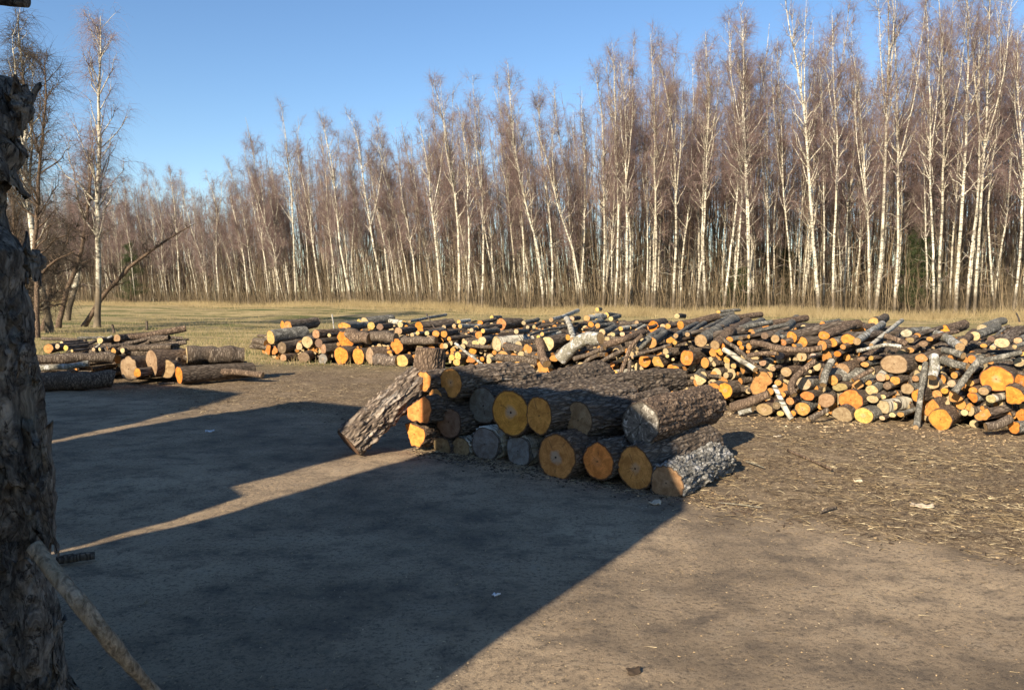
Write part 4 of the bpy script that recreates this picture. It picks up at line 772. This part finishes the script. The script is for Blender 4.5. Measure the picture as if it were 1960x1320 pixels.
# hero birches traced from the photograph: [(x,y) base..top], trunk width px
def cr_(ox, oy, s, pts): return [(ox+x/s, oy+y/s) for x, y in pts]
A_, B_, C_ = (1400, 0, 2.0625), (900, 80, 2.357), (300, 160, 2.75)
HERO = [
 (cr_(*A_, [(348,1228),(325,980),(300,620),(282,380),(262,250),(232,90),(215,-70)]), 12), (cr_(*A_, [(400,1225),(402,980),(415,640),(402,380),(400,60)]), 10), (cr_(*A_, [(565,1215),(595,1000),(605,640),(610,300),(612,0),(612,-140)]), 13),
 (cr_(*A_, [(642,1222),(655,1000),(662,640),(650,250),(640,20),(630,-60)]), 10), (cr_(*A_, [(818,1215),(822,1000),(832,640),(822,300),(805,-10),(790,-90)]), 11), (cr_(*A_, [(885,1218),(905,940),(930,420),(945,100),(950,-80)]), 12),
 (cr_(*A_, [(958,1228),(975,940),(998,500),(1008,100),(1015,-110)]), 10), (cr_(*A_, [(930,1222),(950,980),(975,780),(985,500),(960,100),(930,-60)]), 9), (cr_(*A_, [(1115,1228),(1140,1000),(1150,700),(1135,420),(1130,120)]), 9),
 (cr_(*A_, [(68,1170),(66,900),(50,520),(42,200),(30,10)]), 8), (cr_(*A_, [(148,1205),(150,800),(140,400),(110,250)]), 7), (cr_(*A_, [(240,1228),(238,1000),(208,780),(198,400),(190,150)]), 6),
 (cr_(*A_, [(548,1200),(540,860),(520,500),(500,330),(480,200)]), 8), (cr_(*A_, [(362,1205),(368,900),(360,560),(340,200)]), 7), (cr_(*A_, [(1040,1215),(1015,900),(1050,500),(1075,250),(1050,0)]), 7), (cr_(*A_, [(800,1215),(785,900),(770,560),(760,100),(750,-40)]), 8), (cr_(*A_, [(5,1190),(45,760),(0,330),(-10,60)]), 7),
 (cr_(*B_, [(915,1218),(925,860),(915,560),(895,330),(865,150),(850,60)]), 10), (cr_(*B_, [(705,1218),(712,800),(702,400),(690,200),(670,90)]), 10), (cr_(*B_, [(655,1215),(662,800),(655,400),(648,150),(635,0)]), 8), (cr_(*B_, [(828,1192),(840,900),(835,560),(825,250),(810,-40)]), 8),
 (cr_(*B_, [(1062,1160),(1045,860),(1055,450),(1058,200),(1045,-50)]), 9), (cr_(*B_, [(1140,1205),(1190,800),(1230,500),(1240,250),(1225,-60)]), 9), (cr_(*B_, [(1258,1140),(1255,860),(1238,600),(1228,300),(1200,50)]), 8), (cr_(*B_, [(512,1210),(470,960),(400,750),(345,520),(290,330)]), 8),
 (cr_(*B_, [(332,1205),(310,940),(250,740),(215,560),(190,380),(175,190),(170,90)]), 9), (cr_(*B_, [(245,1200),(240,900),(215,600),(150,350),(100,200)]), 7), (cr_(*B_, [(372,1195),(370,900),(340,620),(325,480),(310,200)]), 8), (cr_(*B_, [(600,1200),(608,900),(600,560),(590,300),(560,110)]), 8), (cr_(*B_, [(800,1190),(798,700),(790,480),(770,260)]), 5), (cr_(*B_, [(725,1215),(730,900),(700,560),(730,260)]), 6), (cr_(*B_, [(52,1200),(60,900),(50,500),(30,250)]), 8), (cr_(*B_, [(1020,1200),(1045,900),(1050,640),(1075,300),(1060,60)]), 7), (cr_(*B_, [(500,1200),(515,800),(520,520),(500,220)]), 7),
 (cr_(*C_, [(872,1152),(830,900),(790,650),(760,470),(738,350)]), 8), (cr_(*C_, [(1025,1172),(965,860),(940,620),(925,450),(890,300),(850,140)]), 8), (cr_(*C_, [(1200,1172),(1140,800),(1090,520),(1055,330),(1030,200),(990,150)]), 9), (cr_(*C_, [(1235,1172),(1195,860),(1140,500),(1100,350)]), 7), (cr_(*C_, [(1378,1172),(1345,900),(1290,600),(1260,420)]), 7),
 (cr_(*C_, [(1503,1175),(1470,860),(1438,600),(1420,450),(1390,280),(1370,160)]), 11), (cr_(*C_, [(1592,1182),(1580,850),(1565,560),(1520,280),(1470,80),(1440,-20)]), 10), (cr_(*C_, [(735,1112),(722,850),(712,560),(690,280),(665,110)]), 7), (cr_(*C_, [(125,1150),(105,800),(85,560),(70,430)]), 6), (cr_(*C_, [(330,1160),(305,860),(310,640),(250,460)]), 6), (cr_(*C_, [(485,1145),(455,860),(400,600)]), 6), (cr_(*C_, [(600,1140),(560,860),(520,600),(480,430)]), 6), (cr_(*C_, [(640,1110),(620,800),(590,560)]), 6), (cr_(*C_, [(1640,1185),(1650,860),(1640,600),(1640,350),(1600,120)]), 8)]
hr = np.random.default_rng(5)
for pts, wpx in HERO:
    pxb, pyb = pts[0]; De = I1(EDGE, pxb)*(1.0 if wpx >= 8 else 1.05)-2
    g = G(pxb, 0) if False else None
    base = np.array([(pxb-980)/F_PX*De, De, 0.0]); base[2] = float(ground_h(np.array([base[0]]), np.array([base[1]]))[0])
    L = [P(x, y, De) for x, y in pts]; L[0] = base; L = np.array(L)
    L[0, 0] = P(pxb, pyb, De)[0]; base[0] = L[0, 0]; L = L-base; topw = L[-1, 2]
    L = L[np.concatenate([[True], np.diff(L[:, 2]) > .05])] if np.all(np.diff(L[:, 2]) > -1) else L
    if topw < 13: L = np.concatenate([L, [L[-1]+U((L[-1]-L[-2])[None])[0]*(13.5-topw)]])
    d0 = L.copy(); ks = np.concatenate([[0], np.cumsum(np.linalg.norm(np.diff(d0, axis=0), axis=1))]); ks /= ks[-1]
    L = np.stack([np.interp(np.linspace(0, 1, 14), ks, d0[:, i]) for i in range(3)], -1)
    r0 = wpx/2/F_PX*De*.57*hr.uniform(.82, 1.0)
    a, b_ = tree_mesh(L, r0, hr, nbr=36, ntw=2700, wander=.16, spread=.185)
    plant('birch_tree', (a.mesh('trunk', TRUNK), b_.mesh('crown', TWIG)), base, 1, 1, 0, (0, 0), None, None)
    t = list(C)[-3]; TREES.append(dict(o=t, px=pxb, D=De, w=r0, lean=L[-1, 0]-L[0, 0], hero=True))
# generic variants copied through the wood
vr = np.random.default_rng(17); VAR = []
for i in range(14):
    H = 17.5; lx = vr.uniform(-.5, .5); path = np.array([[0, 0, 0], [lx*.3, 0, H*.3], [lx*.7, vr.uniform(-.3, .3), H*.6], [lx, 0, H]])
    a, b_ = tree_mesh(path, vr.uniform(.040, .062), vr, nbr=36, ntw=3200, wander=vr.uniform(.35, .9), spread=vr.uniform(.15, .21), smin=vr.uniform(.22, .42), fork=i % 2 == 0)
    VAR.append((a.mesh('trunk', TRUNK), b_.mesh('crown', TWIG), H))
cr2 = np.random.default_rng(23)
for i in range(238):
    px = -60+2130*(((i+cr2.normal(.5, 2.2))/238).__abs__())**1.22; row = i % 3; De = I1(EDGE, px)+row*4+cr2.uniform(0, 4.5)+(1 if row == 0 else 0)
    Hed = EYE+(HORIZON-I1(TOPL, px+cr2.uniform(-12, 12)))/F_PX*I1(EDGE, px); H = max(10, Hed*(cr2.uniform(.84, 1.0) if row == 0 else cr2.uniform(.66, .95))); X = (px-980)/F_PX*De
    lean = (R(-6 if px < 1150 else 1)+R(cr2.normal(0, 3)), R(cr2.normal(0, 3))); vi = int(cr2.integers(0, 14)); tm, cm, Hv = VAR[vi]
    z = float(ground_h(np.array([X]), np.array([De]))[0])
    t = plant('birch_tree', (tm, cm), (X, De, z-.03), Hv, H, cr2.uniform(0, 6.28), lean, None, None)
    TREES.append(dict(o=t, px=px, D=De, w=.09, lean=lean[0]*10, hero=False, row=row))
def tsec(px):
    for lim, nm in ((170, 'left of the lone tall birch'), (330, 'behind the dark leaning tree'), (420, 'beyond the open grass at left'), (510, 'beyond the grass left of the heaps'), (590, 'behind the leftmost orange ends'), (680, 'behind the white stake'), (760, 'left of the stump'), (840, 'behind the upright stump'), (930, 'above the orange log tops'), (1020, 'behind the mossy front log'), (1100, 'behind the white birch fork'), (1180, 'behind the crooked brown limb'), (1250, 'above the star-cracked log'), (1320, 'behind the deep orange ends'), (1400, 'behind the parallel grey poles'), (1480, 'above the white birch pole'), (1560, 'above the pale split chunk'), (1650, 'above the crest orange ends'), (1735, 'left of the young pine'), (1800, 'around the young pine'), (1880, 'right of the young pine')):
        if px < lim: return nm
    return 'at the right end'
cnt = {}
for d in sorted(TREES, key=lambda d: d['px']):
    row = 'front row' if d['hero'] else ['second row', 'third row', 'back row'][d['row']]; ln = 'left-leaning' if d['lean'] < -1.0 else ('right-leaning' if d['lean'] > .8 else 'upright')
    th = 'sturdy' if d['w'] > .15 else 'slender'; cnt.setdefault((f'{ln} {th} birch', row, tsec(d['px'])), []).append(d)
for (b_, row, sec), ds in cnt.items():
    for i, d in enumerate(ds):
        tag(d['o'], (ORD[i]+' ' if len(ds) > 1 else '')+b_+(' from left' if len(ds) > 1 else '')+f', {row}, {sec}', 'tree', 'birches of the wood behind the heaps')
# far wood: one mass of trunks, limbs and twigs
fw = MB(); f2 = np.random.default_rng(71); n = 4200
px = -250+2500*f2.random(n)**1.45; De = np.array([I1(EDGE, x) for x in px])+10+f2.random(n)**1.2*42; X = (px-980)/F_PX*De
Hh = np.array([EYE+(HORIZON-max(10, I1(TOPL, x)))/F_PX*I1(EDGE, x) for x in px])*f2.uniform(.66, .98, n); u = np.linspace(0, 1, 6)[None, :, None]
lx = np.where(px < 1150, -.09, 0)+f2.normal(0, .05, n)
tp = np.stack([X, De, 0*X], -1)[:, None]+u*np.stack([lx*Hh, f2.normal(0, .04, n)*Hh, Hh], -1)[:, None]; tp[:, 1:5, :2] += f2.normal(0, .14, (n, 4, 2))
fw.tubes(tp, f2.uniform(.04, .10, n)[:, None]*(1-u[0, :, 0]*.9)[None], 5, 0)
nb = n*22; bi = f2.integers(0, n, nb); t = f2.uniform(.10, 1, nb); i0 = np.minimum((t*5).astype(int), 4); fq = (t*5-i0)[:, None]; p = tp[bi, i0]*(1-fq)+tp[bi, i0+1]*fq
az = f2.uniform(0, 6.283, nb); el = np.radians(f2.uniform(10, 70, nb)); l = f2.uniform(.5, 2.4, nb)*(1.25-t*.6)
d = np.stack([np.cos(az)*np.cos(el), np.sin(az)*np.cos(el), np.sin(el)], -1); u = np.linspace(0, 1, 3)[None, :, None]
bq = p[:, None]+d[:, None]*l[:, None, None]*u+f2.normal(0, .05, (nb, 3, 3)); fw.tubes(bq, .013*(1-u[0, :, 0]*.8)[None]*(p[:, 1:2]/78), 3, 1)
nt = nb*2; j = f2.integers(0, nb, nt); q = bq[j, 1]*.5+bq[j, 2]*.5; d = U(d[j]+.8*f2.standard_normal((nt, 3))); l = f2.uniform(.4, 1.0, nt); T = q[:, None]+d[:, None]*l[:, None, None]*u
fw.tubes(T, .009*(1-u[0, :, 0]*.75)[None]*(q[:, 1:2]/78)**1.2, 3, 1)
kind(fw.build('far_wood', [FARM, TWIG]), 'stuff', 'dense far trunks and reddish twigs of the birch wood', 'wood')
# undergrowth at the wood's edge
ug = MB(); n = 7500; px = f2.uniform(-250, 2250, n); De = np.array([I1(EDGE, x) for x in px])+f2.random(n)*16-1.0; X = (px-980)/F_PX*De; h = f2.gamma(2.0, .75, n)+.3
cl = vn(np.stack([X*.35, De*.3, 0*X], -1), 4); h = h*(1+.7*cl); az = f2.uniform(0, 6.283, n); sp = f2.uniform(.05, .6, n)
p = np.stack([X, De, 0*X], -1)[:, None]+u*np.stack([np.cos(az)*sp*h, np.sin(az)*sp*h, h], -1)[:, None]+f2.normal(0, .06, (n, 3, 3))
ug.tubes(p, f2.uniform(.006, .014, n)[:, None]*(1-u[0, :, 0]*.7)[None], 3)
n2 = n*2; j = f2.integers(0, n, n2); q = p[j, 1]+(p[j, 2]-p[j, 1])*f2.random((n2, 1)); d = U(f2.standard_normal((n2, 3))+[0, 0, .6]); l = f2.uniform(.2, .8, n2)
ug.tubes(q[:, None]+d[:, None]*l[:, None, None]*u, .007*(1-u[0, :, 0]*.7)[None]*np.ones((n2, 1)), 3)
kind(ug.build('undergrowth', UNDER), 'stuff', 'bare brown undergrowth along the foot of the wood', 'undergrowth')

# thin saplings between the birches
n = 1700; px = f2.uniform(-250, 2250, n); De = np.array([I1(EDGE, x) for x in px])+f2.random(n)*14; X = (px-980)/F_PX*De; h = f2.uniform(2.5, 9, n); u = np.linspace(0, 1, 5)[None, :, None]
p = np.stack([X, De, 0*X], -1)[:, None]+u*np.stack([f2.normal(-.05, .10, n)*h, f2.normal(0, .08, n)*h, h], -1)[:, None]; p[:, 1:, :2] += f2.normal(0, .09, (n, 4, 2))
sp_ = MB(); sp_.tubes(p, f2.uniform(.015, .035, n)[:, None]*(1-u[0, :, 0]*.85)[None], 4)
nb = n*16; j = f2.integers(0, n, nb); k_ = f2.integers(1, 5, nb); q = p[j, k_]+(p[j, k_-1]-p[j, k_])*f2.random((nb, 1)); d = U(f2.standard_normal((nb, 3))+[0, 0, .9]); l = f2.uniform(.3, 1.3, nb); u = np.linspace(0, 1, 3)[None, :, None]
sp_.tubes(q[:, None]+d[:, None]*l[:, None, None]*u, .007*(1-u[0, :, 0]*.7)[None]*np.ones((nb, 1)), 3)
kind(sp_.build('saplings', UNDER), 'stuff', 'thin bare saplings between the birch trunks', 'saplings')

# young pines
def pine(pxb, Dd, H, wd, label, seed):
    r = np.random.default_rng(seed); base = np.array([(pxb-980)/F_PX*Dd, Dd, 0.]); tb = MB(); tb.tubes([[(0, 0, 0), (.03, 0, H*.5), (0, 0, H)]], [[.07, .045, .01]], 8)
    cb = MB(); nb = 130; z = r.uniform(.05, .98, nb)*H; az = r.uniform(0, 6.283, nb); l = wd*(1-z/H)**.6*r.uniform(.5, 1.15, nb); u = np.linspace(0, 1, 4)[None, :, None]
    d = np.stack([np.cos(az), np.sin(az), r.uniform(.05, .5, nb)], -1); B = np.stack([0*z, 0*z, z], -1)[:, None]+d[:, None]*l[:, None, None]*u; tb.tubes(B, .014*(1-u[0, :, 0]*.8)[None]*np.ones((nb, 1)), 3)
    n = 26000; j = r.integers(0, nb, n); t = r.uniform(.25, 1.05, n)[:, None]; p = B[j, 0]*(1-t)+B[j, 3]*t+.10*r.standard_normal((n, 3)); dd = U(d[j]+.8*r.standard_normal((n, 3))); u = np.linspace(0, 1, 2)[None, :, None]
    cb.tubes(p[:, None]+dd[:, None]*r.uniform(.07, .16, n)[:, None, None]*u, np.array([[.007, .002]])*np.ones((n, 1)), 3)
    t = empty('pine_tree', tuple(base)); tb.build('trunk', BARK['brown'], t); cb.build('crown', PINE, t); tag(t, label, 'tree', 'young pines at the wood edge')
pine(1757, 57, 6.6, 1.9, 'young bushy dark green pine among the right-hand birches', 3); pine(1505, 66, 5.0, 1.6, 'small dim pine deep among the birches above the parallel poles', 9); pine(252, 99, 7.5, 2.0, 'faint green pine behind the lone tall birch', 12); pine(1420, 62, 3.2, 1.8, 'low greenish pine shrub behind the white birch pole', 15)

# left foreground trees
def lone(name, pts, Dd, r0, label, tm, cm, seed, Hmin=0, **kw):
    r = np.random.default_rng(seed); pxb = pts[0][0]; L = np.array([P(x, y, Dd) for x, y in pts]); base = np.array([L[0, 0], Dd, 0.]); L[0, 2] = 0; L = L-base
    ks = np.concatenate([[0], np.cumsum(np.linalg.norm(np.diff(L, axis=0), axis=1))]); ks /= ks[-1]; L = np.stack([np.interp(np.linspace(0, 1, 14), ks, L[:, i]) for i in range(3)], -1)
    a, b_ = tree_mesh(L, r0, r, **kw); t = empty(name, tuple(base)); a.build('trunk', tm, t); b_.build('crown', cm, t); tag(t, label, 'tree', 'bare trees standing in the field at left')
lone('birch_tree', [(186, 628), (190, 500), (190, 300), (192, 180), (196, 30)], 34, .115, 'lone tall white birch with drooping twigs in the field at left', TRUNK, TWIG, 1, nbr=40, ntw=4000, spread=.26, droop=.7, kt=.0032, smin=.28, fork=False, twl=(.4, 1.1))
DKB = BARK['brown']
lone('bare_tree', [(160, 622), (200, 560), (260, 500), (310, 462), (372, 428)], 35, .105, 'dark tree leaning far over to the right in the field', DKB, TWIG2, 2, nbr=18, ntw=420, spread=.22, smin=.25, fork=False, up=(0, 70), low=2, kt=.004)
lone('bare_tree', [(112, 625), (128, 560), (150, 500), (168, 420), (178, 330), (182, 280)], 34, .10, 'dark double-curved tree just left of the lone tall birch', DKB, TWIG2, 3, nbr=26, ntw=1400, spread=.24, smin=.3, up=(5, 55), kt=.005)
lone('birch_tree', [(128, 622), (150, 520), (168, 430), (180, 340), (182, 250)], 40, .13, 'slim birch curving right between the dark trees', TRUNK, TWIG, 4, nbr=24, ntw=2200, spread=.16)
lone('birch_tree', [(96, 640), (60, 480), (45, 320), (36, 190), (26, 20)], 30, .12, 'tall dark-twigged birch rising beside the bark-covered post', TRUNK, TWIG2, 6, nbr=34, ntw=3600, spread=.22, droop=.5, kt=.005, smin=.2)
lone('bare_tree', [(70, 640), (72, 480), (84, 330), (100, 240), (108, 110)], 27, .08, 'thin dark tree nearest the bark-covered post', DKB, TWIG2, 7, nbr=30, ntw=1700, spread=.22, smin=.2, kt=.0045, up=(20, 60))
lone('bare_tree', [(82, 640), (92, 560), (120, 480), (135, 430)], 31, .10, 'low crooked dark tree beside the left heap', DKB, TWIG2, 8, nbr=30, ntw=1300, spread=.34, smin=.15, up=(0, 60), kt=.005, fork=True)
lone('bare_tree', [(30, 640), (62, 560), (90, 510), (140, 480)], 29, .09, 'low spreading dark shrub-like tree half hidden by the post', DKB, TWIG2, 11, nbr=34, ntw=1300, spread=.5, smin=.1, up=(-5, 60), kt=.005, fork=False)
lone('bare_tree', [(20, 640), (18, 480), (14, 330), (10, 200)], 36, .10, 'dim bare tree seen just right of the post', DKB, TWIG2, 13, nbr=30, ntw=2600, spread=.25, smin=.2, kt=.005)

# ------------------------------------------------------------------ grass, straw, chips
def blades(name, n, fx, hr_, rad, mat, label, cat, seed, lay=0.0, k=3):
    r = np.random.default_rng(seed); x, y = fx(r, n); n = len(x); z = ground_h(x, y); h = r.uniform(*hr_, n); az = r.uniform(0, 6.283, n); tilt = r.uniform(.1, .8, n)+lay
    u = np.linspace(0, 1, k)[None, :, None]; dh = np.stack([np.cos(az), np.sin(az), 0*az], -1)[:, None]
    p = np.stack([x, y, z], -1)[:, None]+dh*(np.sin(np.minimum(tilt, 1.5))*h)[:, None, None]*u**1.4+np.array([0, 0, 1.])*((np.cos(np.minimum(tilt, 1.5))*h)[:, None, None]*u+(.004 if lay else 0))
    mb = MB(); mb.tubes(p, (rad*r.uniform(.6, 1.2, n))[:, None]*(1-u[0, :, 0]*.7)[None], 3); kind(mb.build(name, mat), 'stuff', label, cat)
def field(r, n):
    px = r.uniform(-150, 2100, n); D = 17/(r.uniform(17/75, 1, n)); x = (px-980)/F_PX*D; m_ = (D > 19+.12*x+2*vn(np.stack([x*.3, D*.3, 0*x], -1), 3)) & (D < np.interp(px, [e[0] for e in EDGE], [e[1] for e in EDGE]))
    keep = vn(np.stack([x*.25, D*.12, 0*x], -1), 77)+.55*vn(np.stack([x*1.1, D*.6, 0*x], -1), 78)+r.uniform(-.5, .5, n) > -.25
    return x[m_ & keep], D[m_ & keep]
blades('field_grass', 70000, field, (.03, .10), .006, GRN, 'short patchy greenish grass of the field', 'grass', 1)
blades('dry_grass', 48000, field, (.05, .20), .006, DRY, 'dry yellow grass tufts scattered over the field', 'grass', 2)
def edgeg(r, n):
    px = r.uniform(-200, 2150, n); D = np.interp(px, [e[0] for e in EDGE], [e[1] for e in EDGE])-2.0-np.abs(r.normal(0, 1, n))*np.where(px > 800, 5, 8); x = (px-980)/F_PX*D
    k = vn(np.stack([x*.35, D*.3, 0*x], -1), 41)+r.uniform(-.4, .4, n) > -.25; k &= D > 20; return x[k], D[k]
blades('tall_dry_grass', 56000, edgeg, (.10, .70), .010, DRY, 'tall straw-coloured grass along the wood edge', 'grass', 3)
def lit_zone(r, n):
    y = 17/r.uniform(1, 17/3.8, n); x = y*r.uniform(-.5, .68, n); q = rzone(x, y)+.3; k = (q > r.uniform(-.3, 2.4, n)**1) & (vn(np.stack([x*1.3, y*1.8, 0*x], -1), 6)+r.uniform(-.6, .6, n) > -.2); return x[k], y[k]
blades('straw_litter', 30000, lit_zone, (.03, .15), .0024, STRAW, 'loose straw scattered over the trampled soil', 'straw', 5, 1.15)
blades('bark_litter', 16000, lit_zone, (.02, .09), .0035, DBARK, 'dark bark crumbs and twigs on the soil', 'litter', 6, 1.2)
def near_zone(r, n): return r.uniform(-4, 6, n), r.uniform(2.2, 9, n)
blades('twig_litter', 1500, near_zone, (.015, .06), .0014, STRAW, 'sparse straw bits on the bare yard', 'litter', 7, 1.2)
def chips(name, n, fx, sz, mat, label, seed):
    r = np.random.default_rng(seed); x, y = fx(r, n); n = len(x); z = ground_h(x, y); mb = MB(); a = r.uniform(0, 6.28, n); s = sz*r.uniform(.4, 1.5, n)
    A = np.stack([np.cos(a), np.sin(a), r.uniform(-.25, .25, n)], -1)*s[:, None]; B = np.stack([-np.sin(a), np.cos(a), r.uniform(-.25, .25, n)], -1)*(s*r.uniform(.25, .7, n))[:, None]; Cc = np.array([[0, 0, 1]])*(s*r.uniform(.08, .25, n))[:, None]
    c = np.stack([x, y, z], -1)+Cc; v = np.stack([c+i*A*(1-.3*(k_ > 0))+j*B*(1-.4*(i > 0))+k_*Cc for k_ in (-1, 1) for j in (-1, 1) for i in (-1, 1)], 1)
    f = np.array([(0, 2, 3, 1), (4, 5, 7, 6), (0, 1, 5, 4), (2, 6, 7, 3), (0, 4, 6, 2), (1, 3, 7, 5)]); mb.add(v, (f[None]+np.arange(n)[:, None, None]*8)); kind(mb.build(name, mat, None, False), 'stuff', label, 'wood chips')
chips('wood_chips', 5000, lit_zone, .008, CHIP, 'pale wood chips strewn before the heaps', 8)
chips('bark_chips', 5000, lit_zone, .014, DBARK, 'dark bark flakes strewn before the heaps', 9)
chips('small_grit', 9000, near_zone, .0035, CHIP, 'fine pale grit and sawdust on the bare yard', 10)
def foot(r, n):
    t = r.random(n); px = 480+t*1480; D = np.array([G(q, I1(BY, q))[1] for q in px])-r.gamma(1.5, .3, n)+.2; return (px-980)/F_PX*D, D
chips('sawdust_chips', 1500, foot, .012, CHIP, 'pale splinters along the foot of the heaps', 11)
def pilefoot(r, n):
    t = r.random(n); return -.95+t*2.75+r.normal(0, .05, n), 8.0-t*2.0+r.normal(-.08, .16, n)
chips('pile_crumbs', 2600, pilefoot, .011, DBARK, 'dark bark crumbs along the foot of the front pile', 31)
chips('pile_splinters', 500, pilefoot, .009, CHIP, 'pale splinters along the foot of the front pile', 32)
blades('pile_straw', 900, pilefoot, (.03, .12), .0018, STRAW, 'straw caught along the foot of the front pile', 'straw', 33, 1.1)
# countable scraps
def scrap(name, px, py, sx, sy, rot, mat, label, cat, seed):
    g = G(px, py); r = np.random.default_rng(seed); n = 9; uu = np.linspace(-1, 1, n); A, B = np.meshgrid(uu, uu); w = 1-.35*np.abs(A)**1.5*r.uniform(.5, 1.4); 
    X_ = A*sx*(1+.15*vn(np.stack([B*2, A, 0*A+seed], -1), 2)); Y_ = B*sy*w*(1+.2*vn(np.stack([A*2, B, 0*A+seed], -1), 3)); Z_ = .012+.35*sy*(A*A+.3*B)*.6+.010*vn(np.stack([A*2, B*2, 0*A+seed], -1), 4)
    c, s = math.cos(rot), math.sin(rot); T = np.stack([X_*c-Y_*s, X_*s+Y_*c, Z_], -1).reshape(-1, 3); Bt = T-np.array([0, 0, .006]); ii = np.arange(n*n).reshape(n, n); f = np.stack([ii[:-1, :-1], ii[:-1, 1:], ii[1:, 1:], ii[1:, :-1]], -1).reshape(-1, 4)
    ring = np.concatenate([ii[0], ii[1:, -1], ii[-1, -2::-1], ii[-2:0:-1, 0]]); rn = np.roll(ring, -1)
    o = link(name, mesh_np(name, np.concatenate([T, Bt]), np.concatenate([f, f[:, ::-1]+n*n, np.stack([ring, ring+n*n, rn+n*n, rn], -1)]), mat)); o.location = (g[0], g[1], float(ground_h(np.array([g[0]]), np.array([g[1]]))[0])); tag(o, label, cat)
PAPER = simple('crumpled_paper', [(.3, (.55, .56, .58)), (.7, (.75, .76, .78))], 20)
PALEB = simple('pale_inner_bark', [(.3, (.34, .26, .17)), (.7, (.62, .52, .38))], 25)
scrap('paper_scrap', 401, 828, .045, .02, .3, PAPER, 'white paper scrap on the shaded yard soil', 'paper', 1)
scrap('bark_scrap', 1765, 972, .075, .045, -.4, PALEB, 'curled pale bark scrap on the soil at right', 'bark scrap', 2)
scrap('bark_scrap', 1255, 962, .06, .035, 1.0, PALEB, 'small pale bark scrap at the foot of the tan-ended log', 'bark scrap', 3)
scrap('bark_scrap', 1488, 838, .07, .03, .8, PALEB, 'pale bark scrap beside the logs round shadow', 'bark scrap', 4)
scrap('bark_scrap', 1643, 921, .035, .02, .2, PALEB, 'cream chip in the middle of the littered soil', 'bark scrap', 5)
scrap('bark_scrap', 950, 1146, .02, .012, .2, PAPER, 'small whitish fleck on the shaded yard centre', 'bark scrap', 6)
scrap('stone', 1213, 1292, .03, .02, .4, DBARK, 'dark clod on the sunlit soil at the bottom', 'clod', 7)
def ground_stick(pa, pb, r_, mat, label):
    a, b_ = G(*pa), G(*pb); a[2] = b_[2] = r_*.9+.012; limb('stick', [a, (a+b_)/2+np.array([0, 0, .004]), b_], [r_, r_*1.1, r_*.8], mat, label, 'stick', 10, .2, 'sticks lying on the yard', 16)
ground_stick((1508, 866), (1592, 903), .013, BARK['brown'], 'straight brown stick on the littered soil right of the front pile')
ground_stick((1428, 886), (1462, 898), .006, BARK['limb'], 'short thin stick beside the front pile shadow')
ground_stick((108, 1084), (182, 1074), .028, BARK['dark'], 'short dark stick in the shade beside the post')
ground_stick((1570, 985), (1600, 976), .008, BARK['dark'], 'short dark twig on the littered soil')
ground_stick((1375, 965), (1460, 975), .004, BARK['limb'], 'thin tan twig near the end of the front pile')
